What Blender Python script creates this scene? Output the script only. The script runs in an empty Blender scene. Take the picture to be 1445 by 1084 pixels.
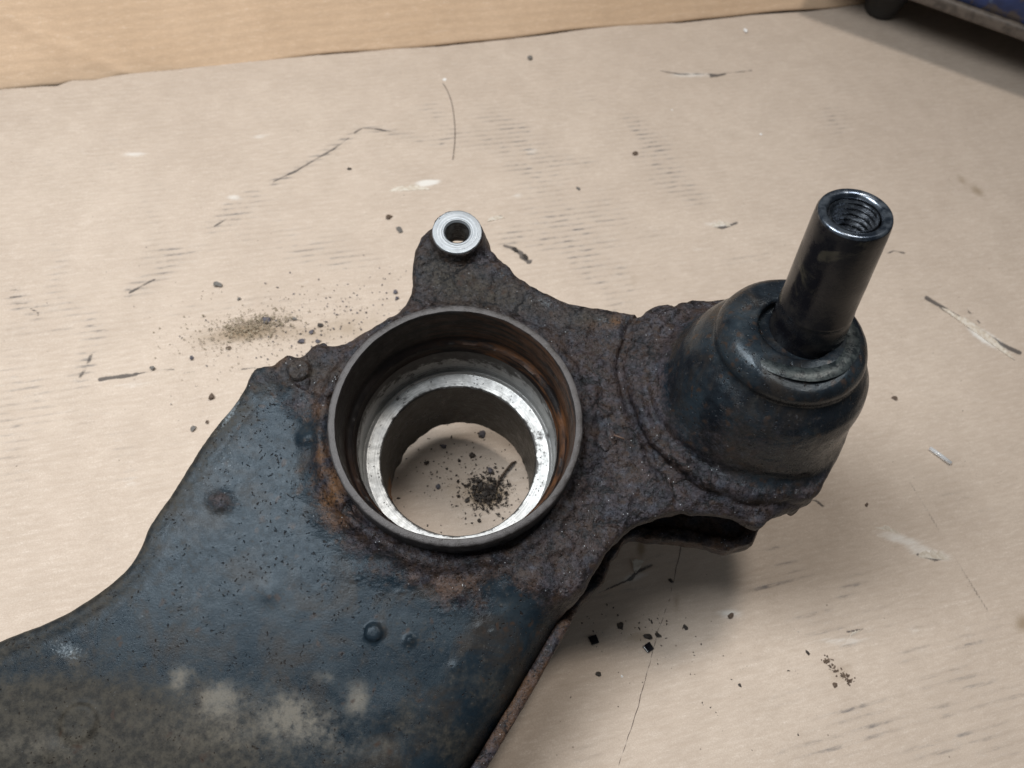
import bpy, bmesh, math, random
import numpy as np
from mathutils import Matrix, Vector
random.seed(7); RNG = np.random.default_rng(7)
CM = 0.01
sc = bpy.context.scene
C = sc.collection

# ------------------------------------------------------------------ camera solution
# working unit is the centimetre; everything is scaled to metres when it is built.
F, CX, CY = 1240., 722.5, 542.
def frame(vx, vy):
    g = np.array([vx - CX, -(vy - CY), -F]); u = -g / np.linalg.norm(g)
    f = np.array([0, 0, -1.]); y = f - (f @ u) * u; y /= np.linalg.norm(y)
    return np.array([np.cross(y, u), y, u])
def ray(px, py): return np.array([(px - CX) / F, -(py - CY) / F, -1.])
RA = frame(670, 1035)                 # axes of the arm (z = axis of the bushing ring)
RW = frame(560, 1400)                 # axes of the world (z = up)
OA = ray(643.3, 592) * 24.8 - RA.T @ np.array([0, 0, 7.4])
_t = np.linspace(0, 2 * np.pi, 73)
_c = (RA.T @ np.stack([2.75 * np.cos(_t), 2.75 * np.sin(_t), 0 * _t], 0)).T + OA
OW = _c[(_c @ RW[2]).argmin()] - RW[2] * 0.03     # the ring's lowest point rests on the card
def U(px, py, z=0., R=RW, O=OW):
    d = ray(px, py); n = R[2]; t = (z + n @ O) / (n @ d)
    return R @ (t * d - O)
def UA(px, py, z): return U(px, py, z, RA, OA)
def projA(P):
    c = (RA.T @ P.T).T + OA
    return CX + F * c[:, 0] / -c[:, 2], CY - F * c[:, 1] / -c[:, 2]
def projW(P):
    c = (RW.T @ P.T).T + OW
    return CX + F * c[:, 0] / -c[:, 2], CY - F * c[:, 1] / -c[:, 2]

cam_d = bpy.data.cameras.new('camera'); cam = bpy.data.objects.new('camera', cam_d); C.objects.link(cam)
cam_d.sensor_width = 36; cam_d.lens = 36 * F / 1445.
cam_d.clip_start = 0.01; cam_d.clip_end = 50
M = Matrix([[*RW[i], 0] for i in range(3)] + [[0, 0, 0, 1]])
M.translation = Vector(RW @ (-OW)) * CM
cam.matrix_world = M
cam_d.dof.use_dof = True; cam_d.dof.focus_distance = 0.245; cam_d.dof.aperture_fstop = 22
sc.camera = cam
sc.render.resolution_x, sc.render.resolution_y = 1024, 768

# ------------------------------------------------------------------ light
w = bpy.data.worlds.new('World'); sc.world = w; w.use_nodes = True
w.node_tree.nodes['Background'].inputs[0].default_value = (0.86, 0.94, 1.0, 1)
w.node_tree.nodes['Background'].inputs[1].default_value = 0.13
def area(name, loc, target, size, power, col, size_y=None):
    l = bpy.data.lights.new(name, 'AREA'); l.energy = power; l.color = col
    l.shape = 'RECTANGLE'; l.size = size * CM; l.size_y = (size_y or size) * CM
    o = bpy.data.objects.new(name, l); C.objects.link(o)
    o.location = Vector(loc) * CM
    o.rotation_euler = (Vector(target) - Vector(loc)).to_track_quat('-Z', 'Y').to_euler()
    return o
area('ceiling_lamp', (16, 22, 78), (4, 5, 0), 8, 2.3, (1.0, 0.94, 0.87), 12)
area('panel_lamp', (-22, -3, 54), (-7, 2, 0), 18, 3.8, (0.95, 0.98, 1.0), 32)
sc.view_settings.view_transform = 'Standard'; sc.view_settings.look = 'None'
sc.view_settings.exposure = 0; sc.view_settings.gamma = 1
sc.render.engine = 'CYCLES'

# ------------------------------------------------------------------ numpy helpers
def hash3(i, j, k):
    h = (i * 374761393 + j * 668265263 + k * 2147483647 + 1013904223) & 0xffffffff
    h = ((h ^ (h >> 13)) * 1274126177) & 0xffffffff
    return ((h ^ (h >> 16)) & 0xffff) / 65535.
def vnoise(P, s, seed=0):
    Q = P * s + seed * 17.31 + 500.; I = np.floor(Q).astype(np.int64); f = Q - I
    f = f * f * f * (f * (f * 6 - 15) + 10); r = 0
    for a in (0, 1):
        for b in (0, 1):
            for c in (0, 1):
                r = r + hash3(I[:, 0] + a, I[:, 1] + b, I[:, 2] + c) * \
                    (f[:, 0] if a else 1 - f[:, 0]) * (f[:, 1] if b else 1 - f[:, 1]) * (f[:, 2] if c else 1 - f[:, 2])
    return r * 2 - 1
def fbm(P, s, n=4, seed=0, g=.5):
    r = 0; a = 1.
    for i in range(n): r = r + a * vnoise(P, s * 2 ** i, seed + i); a *= g
    return r
def smax(a, b, k):
    h = np.maximum(k - np.abs(a - b), 0) / k
    return np.maximum(a, b) + h * h * k * .25
def smin(a, b, k): return -smax(-a, -b, k)
def sstep(a, b, x):
    t = np.clip((x - a) / (b - a), 0, 1); return t * t * (3 - 2 * t)
def polysd(X, Y, P):
    d = np.full(X.shape, 1e9); ins = np.zeros(X.shape, bool)
    n = len(P)
    for i in range(n):
        ax, ay = P[i]; bx, by = P[(i + 1) % n]
        ex, ey = bx - ax, by - ay
        t = np.clip(((X - ax) * ex + (Y - ay) * ey) / (ex * ex + ey * ey + 1e-12), 0, 1)
        d = np.minimum(d, (X - ax - t * ex) ** 2 + (Y - ay - t * ey) ** 2)
        c = (ay > Y) != (by > Y)
        ins ^= c & (X < ex * (Y - ay) / (ey if ey else 1e-12) + ax)
    d = np.sqrt(d); return np.where(ins, -d, d)
def spline(P, closed=True, sub=4):
    P = np.array(P, float); n = len(P); out = []
    for i in range(n if closed else n - 1):
        if closed: p0, p1, p2, p3 = P[i - 1], P[i], P[(i + 1) % n], P[(i + 2) % n]
        else: p0, p1, p2, p3 = P[max(i - 1, 0)], P[i], P[i + 1], P[min(i + 2, n - 1)]
        for k in range(sub):
            t = k / sub
            out.append(.5 * (2 * p1 + (p2 - p0) * t + (2 * p0 - 5 * p1 + 4 * p2 - p3) * t * t + (3 * p1 - p0 - 3 * p2 + p3) * t ** 3))
    if not closed: out.append(P[-1])
    return np.array(out)
def surfnet(f, org, h):
    s = f < 0
    c = np.zeros(tuple(n - 1 for n in f.shape), np.int8)
    for a in (0, 1):
        for b in (0, 1):
            for d in (0, 1):
                c += s[a:f.shape[0] - 1 + a, b:f.shape[1] - 1 + b, d:f.shape[2] - 1 + d]
    act = np.argwhere((c > 0) & (c < 8))
    idx = -np.ones(c.shape, np.int64); idx[act[:, 0], act[:, 1], act[:, 2]] = np.arange(len(act))
    co = [(a, b, d) for a in (0, 1) for b in (0, 1) for d in (0, 1)]
    V = {k: f[act[:, 0] + k[0], act[:, 1] + k[1], act[:, 2] + k[2]] for k in co}
    acc = np.zeros((len(act), 3)); cnt = np.zeros(len(act))
    for p in co:
        for ax in range(3):
            if p[ax]: continue
            q = list(p); q[ax] = 1; q = tuple(q)
            a, b = V[p], V[q]; m = (a < 0) != (b < 0)
            t = np.where(m, a / np.where(m, a - b, 1), 0)
            e = np.tile(np.array(p, float), (len(act), 1)); e[:, ax] = t
            acc += e * m[:, None]; cnt += m
    v = (acc / cnt[:, None] + act) * h + org
    g = np.stack([V[(1, 0, 0)] + V[(1, 1, 0)] + V[(1, 0, 1)] + V[(1, 1, 1)] - V[(0, 0, 0)] - V[(0, 1, 0)] - V[(0, 0, 1)] - V[(0, 1, 1)],
                  V[(0, 1, 0)] + V[(1, 1, 0)] + V[(0, 1, 1)] + V[(1, 1, 1)] - V[(0, 0, 0)] - V[(1, 0, 0)] - V[(0, 0, 1)] - V[(1, 0, 1)],
                  V[(0, 0, 1)] + V[(1, 0, 1)] + V[(0, 1, 1)] + V[(1, 1, 1)] - V[(0, 0, 0)] - V[(1, 0, 0)] - V[(0, 1, 0)] - V[(1, 1, 0)]], 1)
    g /= np.linalg.norm(g, axis=1)[:, None] + 1e-9
    Q = []
    for ax in range(3):
        sl = [slice(1, -1)] * 3; sl[ax] = slice(0, -1); sl2 = list(sl); sl2[ax] = slice(1, None)
        a = s[tuple(sl)]; b = s[tuple(sl2)]
        E = np.argwhere(a != b); fl = a[E[:, 0], E[:, 1], E[:, 2]]
        off = np.ones(3, int); off[ax] = 0; E = E + off
        u, w_ = (ax + 1) % 3, (ax + 2) % 3
        def gi(du, dw):
            K = E.copy(); K[:, u] -= du; K[:, w_] -= dw
            return idx[K[:, 0], K[:, 1], K[:, 2]]
        q = np.stack([gi(1, 1), gi(0, 1), gi(0, 0), gi(1, 0)], 1)
        q[~fl] = q[~fl][:, ::-1]
        Q.append(q)
    return v, np.concatenate(Q), g

# ------------------------------------------------------------------ object helpers
def meshobj(name, verts, faces, mat=None, parent=None, smooth=True, attrs=None, autosharp=None):
    me = bpy.data.meshes.new(name)
    verts = np.asarray(verts, float) * CM
    if isinstance(faces, np.ndarray):
        n, k = faces.shape
        me.vertices.add(len(verts)); me.vertices.foreach_set('co', verts.astype(np.float32).ravel())
        me.loops.add(n * k); me.loops.foreach_set('vertex_index', faces.astype(np.int32).ravel())
        me.polygons.add(n); me.polygons.foreach_set('loop_start', np.arange(0, n * k, k, dtype=np.int32))
        me.update(calc_edges=True); me.validate()
    else:
        me.from_pydata([tuple(v) for v in verts], [], faces); me.update()
    if attrs:
        for k_, a in attrs.items():
            at = me.attributes.new(k_, 'FLOAT', 'POINT'); at.data.foreach_set('value', np.asarray(a, np.float32))
    if smooth:
        me.polygons.foreach_set('use_smooth', np.ones(len(me.polygons), bool))
        if autosharp: me.set_sharp_from_angle(angle=math.radians(autosharp))
    if mat: me.materials.append(mat)
    o = bpy.data.objects.new(name, me); C.objects.link(o)
    if parent: o.parent = parent
    return o
def tag(o, label, cat, group=None, kind=None):
    if label: o['label'] = label
    if cat: o['category'] = cat
    if group: o['group'] = group
    if kind: o['kind'] = kind
    return o
def lathe(prof, n=160, centre=(0, 0, 0), axis=(0, 0, 1), jitter=None):
    ax = np.array(axis, float); ax /= np.linalg.norm(ax)
    u = np.cross([0, 1, 0], ax); u /= np.linalg.norm(u); v = np.cross(ax, u)
    t = np.linspace(0, 2 * np.pi, n, endpoint=False); V = []
    for i, (r, z) in enumerate(prof):
        rr = np.full(n, r); zz = np.full(n, z)
        if jitter is not None: rr, zz = jitter(i, t, rr, zz)
        V.append(np.array(centre) + rr[:, None] * (np.cos(t)[:, None] * u + np.sin(t)[:, None] * v) + zz[:, None] * ax)
    Fc = []
    for i in range(len(prof) - 1):
        a = np.arange(n); b = (a + 1) % n
        Fc.append(np.stack([i * n + a, i * n + b, (i + 1) * n + b, (i + 1) * n + a], 1))
    return np.concatenate(V), np.concatenate(Fc)

# ------------------------------------------------------------------ node helpers
class NT:
    def __init__(s, name):
        s.m = bpy.data.materials.new(name); s.m.use_nodes = True; s.t = s.m.node_tree
        s.b = s.t.nodes['Principled BSDF']; s.oc = s.n('ShaderNodeTexCoord').outputs['Object']
    def n(s, k): return s.t.nodes.new(k)
    def l(s, a, b): s.t.links.new(a, b)
    def put(s, i, v):
        if isinstance(v, bpy.types.NodeSocket): s.l(v, i)
        elif isinstance(v, (tuple, list)): i.default_value = (*v, 1) if len(v) == 3 and i.type == 'RGBA' else v
        else: i.default_value = v
    def noise(s, scale, detail=6, rough=.6, dist=0, vec=None):       # scale in features per cm
        k = s.n('ShaderNodeTexNoise'); k.inputs['Scale'].default_value = scale * 100
        k.inputs['Detail'].default_value = detail; k.inputs['Roughness'].default_value = rough
        k.inputs['Distortion'].default_value = dist; s.l(vec or s.oc, k.inputs['Vector']); return k.outputs['Fac']
    def voro(s, scale, feat='F1', vec=None, out='Distance'):
        k = s.n('ShaderNodeTexVoronoi'); k.feature = feat; k.inputs['Scale'].default_value = scale * 100
        s.l(vec or s.oc, k.inputs['Vector']); return k.outputs[out]
    def mp(s, v, a, b, c=0., d=1.):
        k = s.n('ShaderNodeMapRange'); k.interpolation_type = 'SMOOTHSTEP'
        for i, x in enumerate((v, a, b, c, d)): s.put(k.inputs[i], x)
        return k.outputs[0]
    def mth(s, op, a, b=None, c=None):
        k = s.n('ShaderNodeMath'); k.operation = op
        s.put(k.inputs[0], a)
        if b is not None: s.put(k.inputs[1], b)
        if c is not None: s.put(k.inputs[2], c)
        return k.outputs[0]
    def mix(s, f, a, b, mode='MIX'):
        k = s.n('ShaderNodeMix'); k.data_type = 'RGBA'; k.blend_type = mode; k.clamp_factor = True
        s.put(k.inputs[0], f); s.put(k.inputs[6], a); s.put(k.inputs[7], b); return k.outputs[2]
    def attr(s, name):
        k = s.n('ShaderNodeAttribute'); k.attribute_name = name; return k.outputs['Fac']
    def bump(s, h, strength, dist_cm, prev=None):
        k = s.n('ShaderNodeBump'); k.inputs['Strength'].default_value = strength
        k.inputs['Distance'].default_value = dist_cm * CM; s.put(k.inputs['Height'], h)
        if prev: s.l(prev, k.inputs['Normal'])
        return k.outputs[0]
    def out(s, col, rough, metal=0., normal=None, spec=None):
        s.put(s.b.inputs['Base Color'], col); s.put(s.b.inputs['Roughness'], rough); s.put(s.b.inputs['Metallic'], metal)
        if normal: s.l(normal, s.b.inputs['Normal'])
        if spec is not None: s.put(s.b.inputs['Specular IOR Level'], spec)
        return s.m

def corroded(name, paint=(.0085, .0150, .0215), paint_r=.25, warm=0.):
    """black-blue paint, scaly rust and a film of dried mud, mixed by painted-on amounts"""
    s = NT(name)
    R, Mu, Or, Pa = s.attr('rust'), s.attr('mud'), s.attr('orange'), s.attr('pale')
    n1 = s.noise(.9, 8, .62); n2 = s.noise(4.5, 8, .68); n3 = s.noise(16, 5, .7); n4 = s.noise(.35, 4, .5)
    # paint
    pc = s.mix(s.mp(n1, .38, .66), paint, (.019, .027, .034))
    pc = s.mix(s.mp(s.noise(.7, 6, .65, .6), .46, .68, 0, .75), pc, (.028, .022, .017))
    pc = s.mix(s.mp(s.noise(22, 3, .6), .62, .72, 0, .6), pc, (.010, .009, .009))
    pc = s.mix(s.mp(n2, .55, .75, 0, .6), pc, (.030, .021, .014))
    pc = s.mix(s.mp(s.mth('MULTIPLY', n3, n2), .33, .44, 0, .55), pc, (.085, .095, .10))
    # rust
    rc = s.mix(s.mp(n2, .36, .60), (.008, .007, .0075), (.040, .036, .044))
    rc = s.mix(s.mp(s.noise(.55, 5, .6, .5), .36, .62, .6, 0), rc, (.012, .010, .010))
    rc = s.mix(s.mp(n1, .45, .7, 0, .45), rc, (.026, .020, .017))
    rc = s.mix(s.mp(s.noise(2.3, 7, .65, .4), .52, .70, 0, .8), rc, (.050, .056, .072))
    rc = s.mix(s.mth('MULTIPLY', Or, s.mp(s.noise(1.8, 6, .6), .35, .62)), rc, (.11, .055, .024))
    rc = s.mix(s.mp(n3, .61, .74, 0, .9), rc, (.17, .165, .18))
    rmask = s.mp(s.mth('ADD', s.mth('ADD', R, s.mth('MULTIPLY', s.mth('SUBTRACT', n2, .5), 1.0)), s.mth('MULTIPLY', s.mth('SUBTRACT', n3, .5), .9)), .22, .82)
    col = s.mix(rmask, pc, rc)
    mc = s.mix(s.mp(n2, .35, .65), (.022, .019, .015), (.055, .048, .037))
    mmask = s.mp(s.mth('ADD', Mu, s.mth('MULTIPLY', s.mth('SUBTRACT', n2, .5), .75)), .18, 1.0, 0, .9)
    col = s.mix(mmask, col, mc)
    Du, Ha = s.attr('dust'), s.attr('halo')
    dmask = s.mp(s.mth('ADD', s.mth('ADD', Du, s.mth('MULTIPLY', s.mth('SUBTRACT', n1, .5), s.mth('MULTIPLY', Du, 3.2))), s.mth('MULTIPLY', s.mth('SUBTRACT', n2, .5), s.mth('MULTIPLY', Du, 2.4))), .05, 1.3, 0, .66)
    col = s.mix(dmask, col, (.185, .165, .135))
    pmask = s.mp(s.mth('ADD', Pa, s.mth('MULTIPLY', s.mth('SUBTRACT', n3, .5), 1.1)), .35, .75, 0, .8)
    col = s.mix(pmask, col, (.20, .23, .25))
    # crusty grain: dark crevices, lighter crowns and sparkle of bare metal painted into the colour
    g1 = s.noise(11, 6, .75, .3); col = s.mix(s.mth('MULTIPLY', s.mp(g1, .50, .36), s.mth('ADD', s.mth('MULTIPLY', rmask, .75), .25)), col, (.006, .005, .005))
    col = s.mix(s.mth('MULTIPLY', s.mp(g1, .55, .72), s.mth('ADD', s.mth('MULTIPLY', rmask, .5), .08)), col, (.10, .095, .105))
    gl = s.mth('MULTIPLY', s.mp(s.voro(9), .10, .17, 1, 0), s.mp(s.noise(3.3, 3, .6), .56, .64)); col = s.mix(s.mth('MULTIPLY', s.mth('MULTIPLY', gl, .8), s.mp(s.mth('ADD', R, Pa), .05, .8, .12, 1)), col, (.42, .44, .46))
    vm = s.n('ShaderNodeMapping'); s.l(s.oc, vm.inputs[0])
    wn = s.n('ShaderNodeTexNoise'); wn.inputs['Scale'].default_value = 250; wn.inputs['Detail'].default_value = 4; s.l(s.oc, wn.inputs['Vector'])
    va = s.n('ShaderNodeVectorMath'); va.operation = 'MULTIPLY_ADD'; s.l(wn.outputs['Color'], va.inputs[0]); va.inputs[1].default_value = (.006, .006, .006); s.l(s.oc, va.inputs[2])
    ce = s.voro(1.1, 'DISTANCE_TO_EDGE', va.outputs[0]); crack = s.mth('MULTIPLY', s.mp(ce, .015, .06, 1, 0), s.mth('MULTIPLY', s.mp(s.noise(.8, 3, .6), .48, .60), R))
    plate_h = s.mth('MULTIPLY', s.mp(ce, .02, .22), s.mth('MULTIPLY', s.mp(s.noise(.8, 3, .6), .42, .60), R))
    col = s.mix(s.mth('MULTIPLY', crack, .85), col, (.005, .004, .004))
    # pits
    v = s.voro(6.5, 'F1', va.outputs[0]); pit = s.mp(v, .08, .24, 1, 0)
    pitm = s.mth('MULTIPLY', pit, s.mp(s.mth('ADD', s.noise(1.7, 4, .6), s.mth('MULTIPLY', Ha, .13)), .50, .60))
    v3 = s.voro(2.6, 'F1', va.outputs[0]); blot = s.mth('MULTIPLY', s.mp(v3, .10, .34, 1, 0), s.mp(s.mth('ADD', s.noise(.9, 4, .6), s.mth('MULTIPLY', Ha, .12)), .52, .62))
    col = s.mix(s.mth('MULTIPLY', blot, .8), col, (.040, .026, .019))
    col = s.mix(s.mth('MULTIPLY', pitm, .85), col, (.014, .009, .007))
    rough = s.mth('ADD', s.mth('MULTIPLY', rmask, .16), s.mp(n2, .3, .7, paint_r - .07, paint_r + .10))
    rough = s.mth('ADD', rough, s.mth('MULTIPLY', s.mth('MAXIMUM', mmask, dmask), .30))
    nb = s.bump(s.noise(34, 3, .6), .22, .012)
    nb = s.bump(s.mth('MULTIPLY', n3, s.mp(R, .1, .9, .35, 1)), .40, .035, nb)
    nb = s.bump(s.mth('MULTIPLY', n2, s.mth('ADD', s.mth('MULTIPLY', R, .9), .05)), .60, .065, nb)
    nb = s.bump(s.mth('MULTIPLY', s.noise(7, 4, .6, .3), R), .9, .06, nb)
    nb = s.bump(s.mth('MULTIPLY', pitm, -1.), .6, .03, nb); nb = s.bump(rmask, .12, .02, nb); nb = s.bump(plate_h, .55, .06, nb)
    s.b.inputs['Specular Tint'].default_value = (.78, .90, 1.0, 1)
    s.out(col, rough, s.mth('MULTIPLY', s.mth('SUBTRACT', 1., mmask), .0), nb, s.mp(R, .2, .9, .115, .20))
    return s.m
mat_arm = corroded('corroded_painted_steel')
mat_housing = corroded('worn_black_paint', (.006, .008, .011), .25); _sp = mat_housing.node_tree.nodes['Principled BSDF'].inputs['Specular IOR Level']; mat_housing.node_tree.links.remove(_sp.links[0]); _sp.default_value = .30

def simple(name, c1, c2, rough, metal=0., scale=3., bump=.3, bd=.02, spec=.5):
    s = NT(name); n = s.noise(scale, 7, .65); n2 = s.noise(scale * 4, 4, .6)
    col = s.mix(s.mp(n, .36, .64), c1, c2)
    return s.out(col, s.mp(n, .3, .7, max(rough - .08, .03), rough + .08), metal, s.bump(s.mth('ADD', n, n2), bump, bd), spec)

def rusty_ring():
    s = NT('rusty_ring_steel'); O = s.attr('inside')
    n = s.noise(2.5, 8, .7); n2 = s.noise(9, 6, .7); n3 = s.noise(.8, 4, .6)
    rim = s.mix(s.mp(n, .35, .65), (.030, .026, .025), (.078, .072, .072))
    rim = s.mix(s.mp(n2, .62, .75, 0, .6), rim, (.26, .26, .27))
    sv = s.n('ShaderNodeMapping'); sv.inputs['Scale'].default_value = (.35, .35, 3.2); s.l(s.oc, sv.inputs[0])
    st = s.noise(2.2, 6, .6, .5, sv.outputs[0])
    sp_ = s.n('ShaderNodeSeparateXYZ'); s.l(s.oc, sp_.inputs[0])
    lit_side = s.mp(s.mth('SUBTRACT', sp_.outputs[0], s.mth('MULTIPLY', sp_.outputs[1], .35)), -.045, .030)
    ins = s.mix(s.mth('MULTIPLY', s.mp(st, .40, .62), lit_side), (.008, .006, .006), (.13, .055, .022))  # rust orange kept to the lit right; shaded upper-left wall painted near-black
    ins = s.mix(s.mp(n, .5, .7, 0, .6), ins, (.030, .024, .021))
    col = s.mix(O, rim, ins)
    nb = s.bump(n2, .5, .03); nb = s.bump(n, .5, .05, nb)
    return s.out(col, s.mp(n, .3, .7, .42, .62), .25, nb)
mat_ring = rusty_ring()

def machined():
    s = NT('machined_steel')
    # turning marks: fine rings round the axis, plus black specks of grit and rust
    sep = s.n('ShaderNodeSeparateXYZ'); s.l(s.oc, sep.inputs[0])
    r = s.mth('SQRT', s.mth('ADD', s.mth('MULTIPLY', sep.outputs[0], sep.outputs[0]), s.mth('MULTIPLY', sep.outputs[1], sep.outputs[1])))
    cmb = s.n('ShaderNodeCombineXYZ'); s.put(cmb.inputs[0], r); s.l(sep.outputs[2], cmb.inputs[2])
    tool = s.noise(26, 3, .7, 0, cmb.outputs[0])
    v = s.voro(8.0); n = s.noise(3.2, 7, .7); n2 = s.noise(1.1, 5, .6)
    G = s.attr('grime')
    speck = s.mth('MULTIPLY', s.mp(v, .10, .20, 1, 0), s.mp(s.noise(2.0, 3, .6), .46, .56))
    gm = s.mp(s.mth('ADD', G, s.mth('MULTIPLY', s.mth('SUBTRACT', n, .5), 1.4)), .36, .60)
    col = s.mix(s.mp(tool, .35, .65), (.26, .26, .255), (.50, .50, .49))
    col = s.mix(s.mp(n2, .45, .7, 0, .5), col, (.34, .35, .36))
    col = s.mix(speck, col, (.03, .022, .018)); col = s.mix(gm, col, (.055, .05, .046))
    met = s.mth('SUBTRACT', 1., s.mth('MAXIMUM', speck, s.mth('MULTIPLY', gm, .8)))
    nb = s.bump(tool, .25, .01); nb = s.bump(speck, .5, .02, nb)
    return s.out(col, s.mp(n, .3, .7, .42, .62), s.mth('MULTIPLY', met, .80), nb)
mat_mach = machined()

def bore():
    s = NT('oily_dark_bore'); n = s.noise(2.2, 7, .7); O = s.attr('oil')
    col = s.mix(s.mp(n, .4, .65), (.011, .010, .008), (.040, .034, .026))
    col = s.mix(s.mp(s.mth('ADD', O, s.mth('MULTIPLY', s.mth('SUBTRACT', n, .5), .8)), .4, .65), col, (.17, .058, .006))
    return s.out(col, s.mp(n, .3, .7, .25, .5), .1, s.bump(n, .6, .06))
mat_bore = bore()

# ------------------------------------------------------------------ the arm: root
arm = bpy.data.objects.new('suspension_control_arm', None); C.objects.link(arm)
MA = Matrix([[*r, 0] for r in (RW @ RA.T)] + [[0, 0, 0, 1]]); MA.translation = Vector(RW @ (OA - OW)) * CM
arm.matrix_world = MA; arm.empty_display_size = .02
tag(arm, 'rusty black car suspension arm with open bushing ring and upright stud on cardboard', 'suspension arm')

ZP = 6.4
A_px = [(-170, 965), (-80, 938), (0, 905), (60, 882), (100, 863), (150, 830), (185, 797), (203, 765), (212, 742), (240, 702), (270, 655), (300, 610),
        (330, 574), (346, 549), (360, 528), (374, 522), (388, 520), (400, 511), (408, 506), (426, 508), (440, 498), (452, 491), (466, 495), (490, 490),
        (540, 462), (572, 437), (582, 408), (584, 376), (590, 350), (605, 334), (640, 335), (672, 338), (688, 352), (706, 371), (735, 397), (768, 417), (803, 431),
        (850, 441), (885, 447), (905, 447), (920, 441), (936, 436), (952, 438), (985, 430), (1050, 440), (1120, 500), (1150, 600),
        (1142, 690), (1128, 717), (1103, 725), (1082, 733), (1070, 748), (1056, 746), (1040, 736), (1010, 729), (960, 727), (920, 735), (890, 748), (868, 768),
        (850, 790), (836, 810), (826, 830), (812, 846), (795, 860), (770, 902), (737, 955), (700, 1015), (655, 1084), (600, 1170), (470, 1330), (-170, 1330)]
PA = np.array([UA(x, y, 6.1)[:2] for x, y in A_px])
PA = spline(PA, True, 3)
B_px = [(0, 1000), (150, 900), (260, 760), (380, 600), (560, 520), (620, 380), (700, 400), (880, 480), (1050, 480), (1110, 600), (1105, 690), (1090, 720), (1070, 745),
        (1058, 765), (1030, 778), (1005, 773), (975, 765), (940, 762), (905, 760), (882, 764), (868, 782), (856, 805), (848, 822), (834, 834), (816, 854), (806, 874), (767, 944), (732, 1005), (679, 1092), (606, 1202), (300, 1400), (0, 1400)]
PB = np.array([UA(x, y, 3.7)[:2] for x, y in B_px])
PB = spline(PB, True, 3)
RG_px = [(368, 518), (415, 560), (440, 600), (452, 660), (470, 715), (520, 775), (600, 805), (680, 822), (740, 835), (800, 868), (900, 800), (1200, 800), (1300, 400), (600, 250), (300, 480)]
PR = np.array([UA(x, y, 6.3)[:2] for x, y in RG_px])
# ball joint axis and lip centre
L0 = UA(1120, 473, 9.7)
TIP = UA(1207.5, 300, 13.7); SB = UA(1139, 462, 9.75)
AX = (TIP - SB); AX /= np.linalg.norm(AX)
HAX = np.array([0.0, .235, .972]); HAX /= np.linalg.norm(HAX)

H = .075
x0, x1, y0, y1, z0, z1 = -17., 13.2, -15.6, 7.6, 4.0, 10.3
gx = np.arange(x0, x1, H); gy = np.arange(y0, y1, H); gz = np.arange(z0, z1, H)
X2, Y2 = np.meshgrid(gx, gy, indexing='ij')
P2 = np.stack([X2.ravel(), Y2.ravel(), 0 * X2.ravel()], 1)
def n2d(s, n=3, seed=0): return fbm(P2, s, n, seed).reshape(X2.shape)
dA = polysd(X2, Y2, PA); rg = polysd(X2, Y2, PR)
scale_amt = sstep(.9, -.7, rg + .35 * n2d(.9, 3, 5))
lowr = sstep(-1.0, -2.6, Y2 + .1 * X2) * sstep(-2.5, 0.5, X2 - .35 * (Y2 + 6)) * sstep(-4.0, -5.4, Y2)
dA = dA + .022 * n2d(2.0, 3, 2) * (.25 + .6 * scale_amt) - .14 * lowr
rr = np.hypot(X2, Y2)
zt = ZP - .10 + .05 * n2d(.18, 1, 3)
zt = zt + .15 * scale_amt                                     # neck stands proud of the pressed arm
zt = zt + scale_amt * (.05 * sstep(.02, .10, n2d(.9, 3, 61)) + .04 * sstep(.15, .22, n2d(1.7, 3, 62)) + .030 * n2d(1.6, 4, 8) + .030 * np.abs(n2d(4, 3, 9)))
zt = zt + (- .018 * sstep(.2, 0, np.abs(dA + .55 + .05 * n2d(.6, 2, 19)))) * sstep(1, -2, X2) * (1 - scale_amt)
zt = zt - .12 * sstep(0, -3, Y2) * 0
def blob(px, py, r, h, sharp=False, zz=6.35):
    c = UA(px, py, zz); d = np.hypot(X2 - c[0], Y2 - c[1]) / r
    return h * (sstep(1.05, .8, d) if sharp else np.exp(-d * d * 1.6))
for b in [(425, 528, .36, .22, True), (452, 500, .5, .22), (400, 520, .35, .12), (527, 893, .25, .12, True), (578, 903, .13, .07, True), (584, 820, .12, .10), (602, 818, .09, .08),
          (652, 842, .16, .12), (695, 892, .10, .05), (643, 942, .16, .05), (678, 884, .07, .07), (312, 706, .3, .03), (745, 818, .5, .16), (770, 828, .3, .12), (725, 800, .45, .10),
          (405, 545, .3, .1), (380, 508, .2, .1), (430, 620, .3, .08), (110, 1020, .5, .09, True), (555, 1005, .6, .035), (378, 836, .35, .03), (70, 1060, .3, .06), (545, 770, .35, .1), (500, 745, .3, .1), (610, 800, .35, .1), (860, 640, .5, .1), (835, 560, .35, .08), (655, 395, .25, .08), (945, 440, .25, .10), (1010, 700, .5, .1)]:
    zt = zt + blob(*b)
# weld bead round the ring and a shallow crease round the ball joint cup
zt = zt + .22 * np.exp(-((rr - 3.9 - .06 * n2d(1.3, 2, 11)) / .22) ** 2) * (.6 + .4 * sstep(2, -3, X2))
hb = np.hypot(X2 - L0[0] + .1, Y2 - L0[1] + .25)
zt = zt - .10 * np.exp(-((hb - 3.95 - .08 * n2d(.9, 3, 14)) / .14) ** 2) + .13 * np.exp(-((hb - 3.55 - .05 * n2d(1.2, 2, 12)) / .25) ** 2)
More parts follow.
